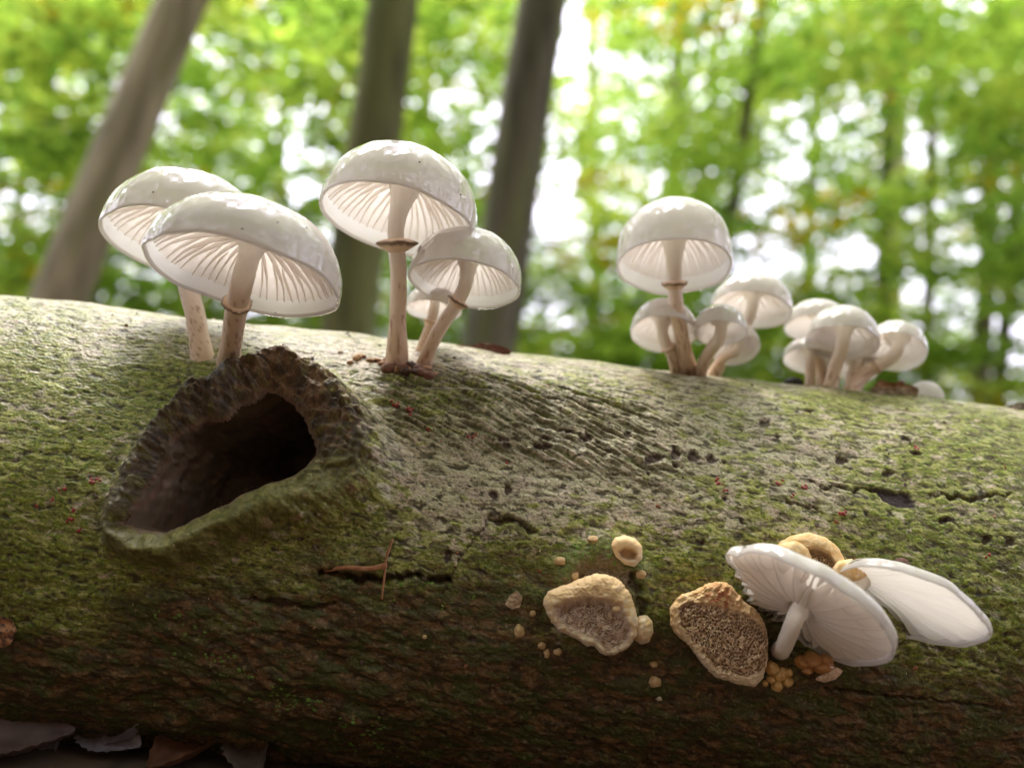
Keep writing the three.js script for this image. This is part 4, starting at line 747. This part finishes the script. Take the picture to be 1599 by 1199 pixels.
tree({ lo: [1449, 520], hi: [1458, 150], z: 9, w: 16, tone: OLIVE, H: 9, label: 'slender upright trunk beyond the closed button' });
tree({ lo: [1530, 640], hi: [1552, 260], z: 9, w: 26, tone: MIDT, H: 9, label: 'stout blurred trunk above the thick end of the log' });
tree({ lo: [1572, 500], hi: [1606, 150], z: 8.5, w: 20, tone: DARK, H: 9, label: 'dark trunk leaning outward past the thick end of the log' });
tree({ lo: [1404, 60], hi: [1408, -60], z: 14, w: 34, tone: GREY, H: 14, label: 'far pale pinkish trunk showing only high among the leaves' });
tree({ lo: [660, 300], hi: [668, 100], z: 15, w: 22, tone: MIDT, H: 14, label: 'far trunk glimpsed between the olive trunk and the dark grey one' });
tree({ lo: [430, 420], hi: [445, 100], z: 16, w: 18, tone: MIDT, H: 14, label: 'far slim trunk behind the large tilted mushroom' });
tree({ lo: [930, 480], hi: [925, 100], z: 17, w: 18, tone: MIDT, H: 15, label: 'far slim trunk standing in the widest gap of sky' });
tree({ lo: [20, 400], hi: [60, 0], z: 14, w: 14, tone: MIDT, H: 12, label: 'slim trunk deep in the leaves beyond the pale leaning trunk' });
tree({ lo: [1260, 500], hi: [1275, 100], z: 16, w: 18, tone: MIDT, H: 14, label: 'far slim trunk above the far mushroom clump' });
const nView = trees.length;
// open places between the leaves: [x, y, half width, half height, how open]
const GAPS = [[880, 60, 58, 165, 1.05], [868, 290, 52, 130, 0.98], [930, 160, 60, 120, 0.6], [760, 190, 48, 120, 0.93], [700, 150, 60, 70, 0.6], [500, 250, 85, 90, 0.7], [360, 60, 70, 70, 0.6], [250, 120, 110, 80, 0.45], [210, 350, 50, 40, 0.5], [1200, 30, 110, 60, 0.9], [1110, 40, 70, 70, 0.75], [1290, 180, 110, 70, 0.65], [1230, 250, 110, 50, 0.75], [1180, 370, 120, 80, 0.62], [1340, 390, 60, 60, 0.8], [1000, 280, 80, 80, 0.6], [920, 470, 50, 70, 0.6], [1440, 215, 60, 40, 0.7], [1590, 520, 36, 80, 0.9], [1560, 140, 50, 40, 0.6], [1420, 480, 50, 40, 0.6], [1530, 10, 120, 26, 0.7], [410, 480, 120, 22, 0.7], [1050, 100, 50, 60, 0.5], [20, 320, 50, 30, 0.5], [300, 300, 60, 60, 0.3]];
const openness = (x, y) => { let k = 0; for (const [gx, gy, a, b, s] of GAPS) k = Math.max(k, 0.9 * s * sm(1.35, 0.55, Math.hypot((x - gx) / a, (y - gy) / b))); return k; };
srand(4242);
for (let i = 0; i < 8000; i++) {
  const px = rr(-260, 1860), py = rr(-150, 690), z = 5 + 13 * Math.pow(rnd(), 0.8), k = openness(px, py);
  if (rnd() < k * 1.02) continue;
  if (ns(px / 130 + 40, py / 95 + z) < -0.28) continue;
  const o = P(px, py, z); if (o.y < groundY(o.x, o.z) + 0.05) continue;
  let best = null, bd = 1e9; for (let t = 0; t < nView; t++) { const T = trees[t], p = T.at(o.y), d = Math.hypot(p.x - o.x, (p.z - o.z) * 0.6); if (d < bd) { bd = d; best = T; } }
  const yel = px < 140 && py < 420 ? 0.14 : px > 850 && px < 960 && py > 380 ? 0.2 : 0.035;
  best.crown.spray(o, rr(0.24, 0.46), yel);
}
// low leafy saplings straight behind the log
srand(515);
for (const [px, py, z, w] of [[200, 480, 5.4, 1], [420, 500, 5.8, 0.9], [670, 540, 5.6, 0.8], [900, 560, 5.2, 0.9], [1010, 560, 6.4, 0.9], [1210, 590, 5.6, 0.9], [1420, 600, 6.2, 1]]) {
  const c = P(px, py, z), foot = V(c.x, groundY(c.x, c.z), c.z), g = thing('beech_sapling', foot, 'low leafy sapling growing close behind the log', 'sapling', 'saplings behind the log'), crown = new Crown(), hgt = c.y - foot.y + 0.25;
  part('stem', tube([foot.clone().setY(foot.y - 0.03), foot.clone().add(V(rr(-0.05, 0.05), hgt * 0.5, 0)), foot.clone().add(V(rr(-0.1, 0.1), hgt, 0))], (t) => 0.008 * (1.1 - t), 10, 7, () => [0.14, 0.11, 0.07]), trunkMat, g, foot);
  for (let i = 0; i < 22; i++) { const o = foot.clone().add(V(rr(-0.45, 0.45) * w, hgt * Math.pow(rnd(), 0.6), rr(-0.4, 0.4))); if (rnd() < 0.8 * openness(...toPx(o).slice(0, 2))) continue; crown.spray(o, rr(0.16, 0.26)); }
  crown.build(g);
}
// trees beside and behind the place the picture is taken from: they shade the log's front
srand(909);
for (const [ang, dist, w, H] of [[50, 6, 0.3, 9], [78, 4.2, 0.26, 8], [112, 5.5, 0.3, 9], [140, 3.6, 0.24, 8], [170, 5, 0.32, 9], [200, 3.8, 0.25, 8], [232, 4.6, 0.3, 9], [265, 4.4, 0.26, 8], [288, 5.2, 0.28, 9], [310, 6, 0.3, 9]]) {
  const a = ang * Math.PI / 180, x = Math.sin(a) * dist, z = -Math.cos(a) * dist, foot = V(x, groundY(x, z) - 0.1, z);
  const g = thing('beech_tree', foot, 'beech tree out of view beside the clearing, shading the log', 'tree', 'trees around the clearing'), crown = new Crown();
  part('trunk', tube([foot, foot.clone().add(V(rr(-0.3, 0.3), H * 0.5, rr(-0.3, 0.3))), foot.clone().add(V(rr(-0.5, 0.5), H, rr(-0.5, 0.5)))], (t) => w / 2 * (1.1 - 0.6 * t), 14, 12, () => MIDT), trunkMat, g, foot);
  for (let i = 0; i < 110; i++) { const b = rr(0, 6.28), R = 2.6 * Math.sqrt(rnd()), o = V(x + Math.cos(b) * R, foot.y + rr(1.5, H + 0.5), z + Math.sin(b) * R), q = toPx(o); if (q[2] > 0.3 && q[0] > -250 && q[0] < 1850 && q[1] < 900 && q[1] > -300) continue; if (Math.hypot(o.x, o.z) < 1.2 && o.y < 2) continue; crown.spray(o, rr(0.4, 0.75)); }
  crown.build(g);
}
// the high canopy over the log, borne by the tall trees in view
srand(616);
for (let i = 0; i < CANOPY; i++) { const a = rr(0, 6.28), R = 6.5 * Math.sqrt(rnd()), o = V(Math.cos(a) * R, rr(4.5, 8), -0.3 + Math.sin(a) * R), q = toPx(o); if (q[2] > 0.3 && q[1] > -320 && Math.abs(q[0] - 800) < 1100) continue; const k = Math.hypot(o.x + 0.4, o.z + 1.2) / o.y; if (rnd() > sm(0.05, 0.55, k) + 0.25) continue; trees[i % 3].crown.spray(o, rr(0.4, 0.7)); }
for (const t of trees) t.crown.build(t.g);
console.log('leaves', trees.reduce((n, t) => n + t.crown.m.length, 0));

renderer.render(scene, camera);
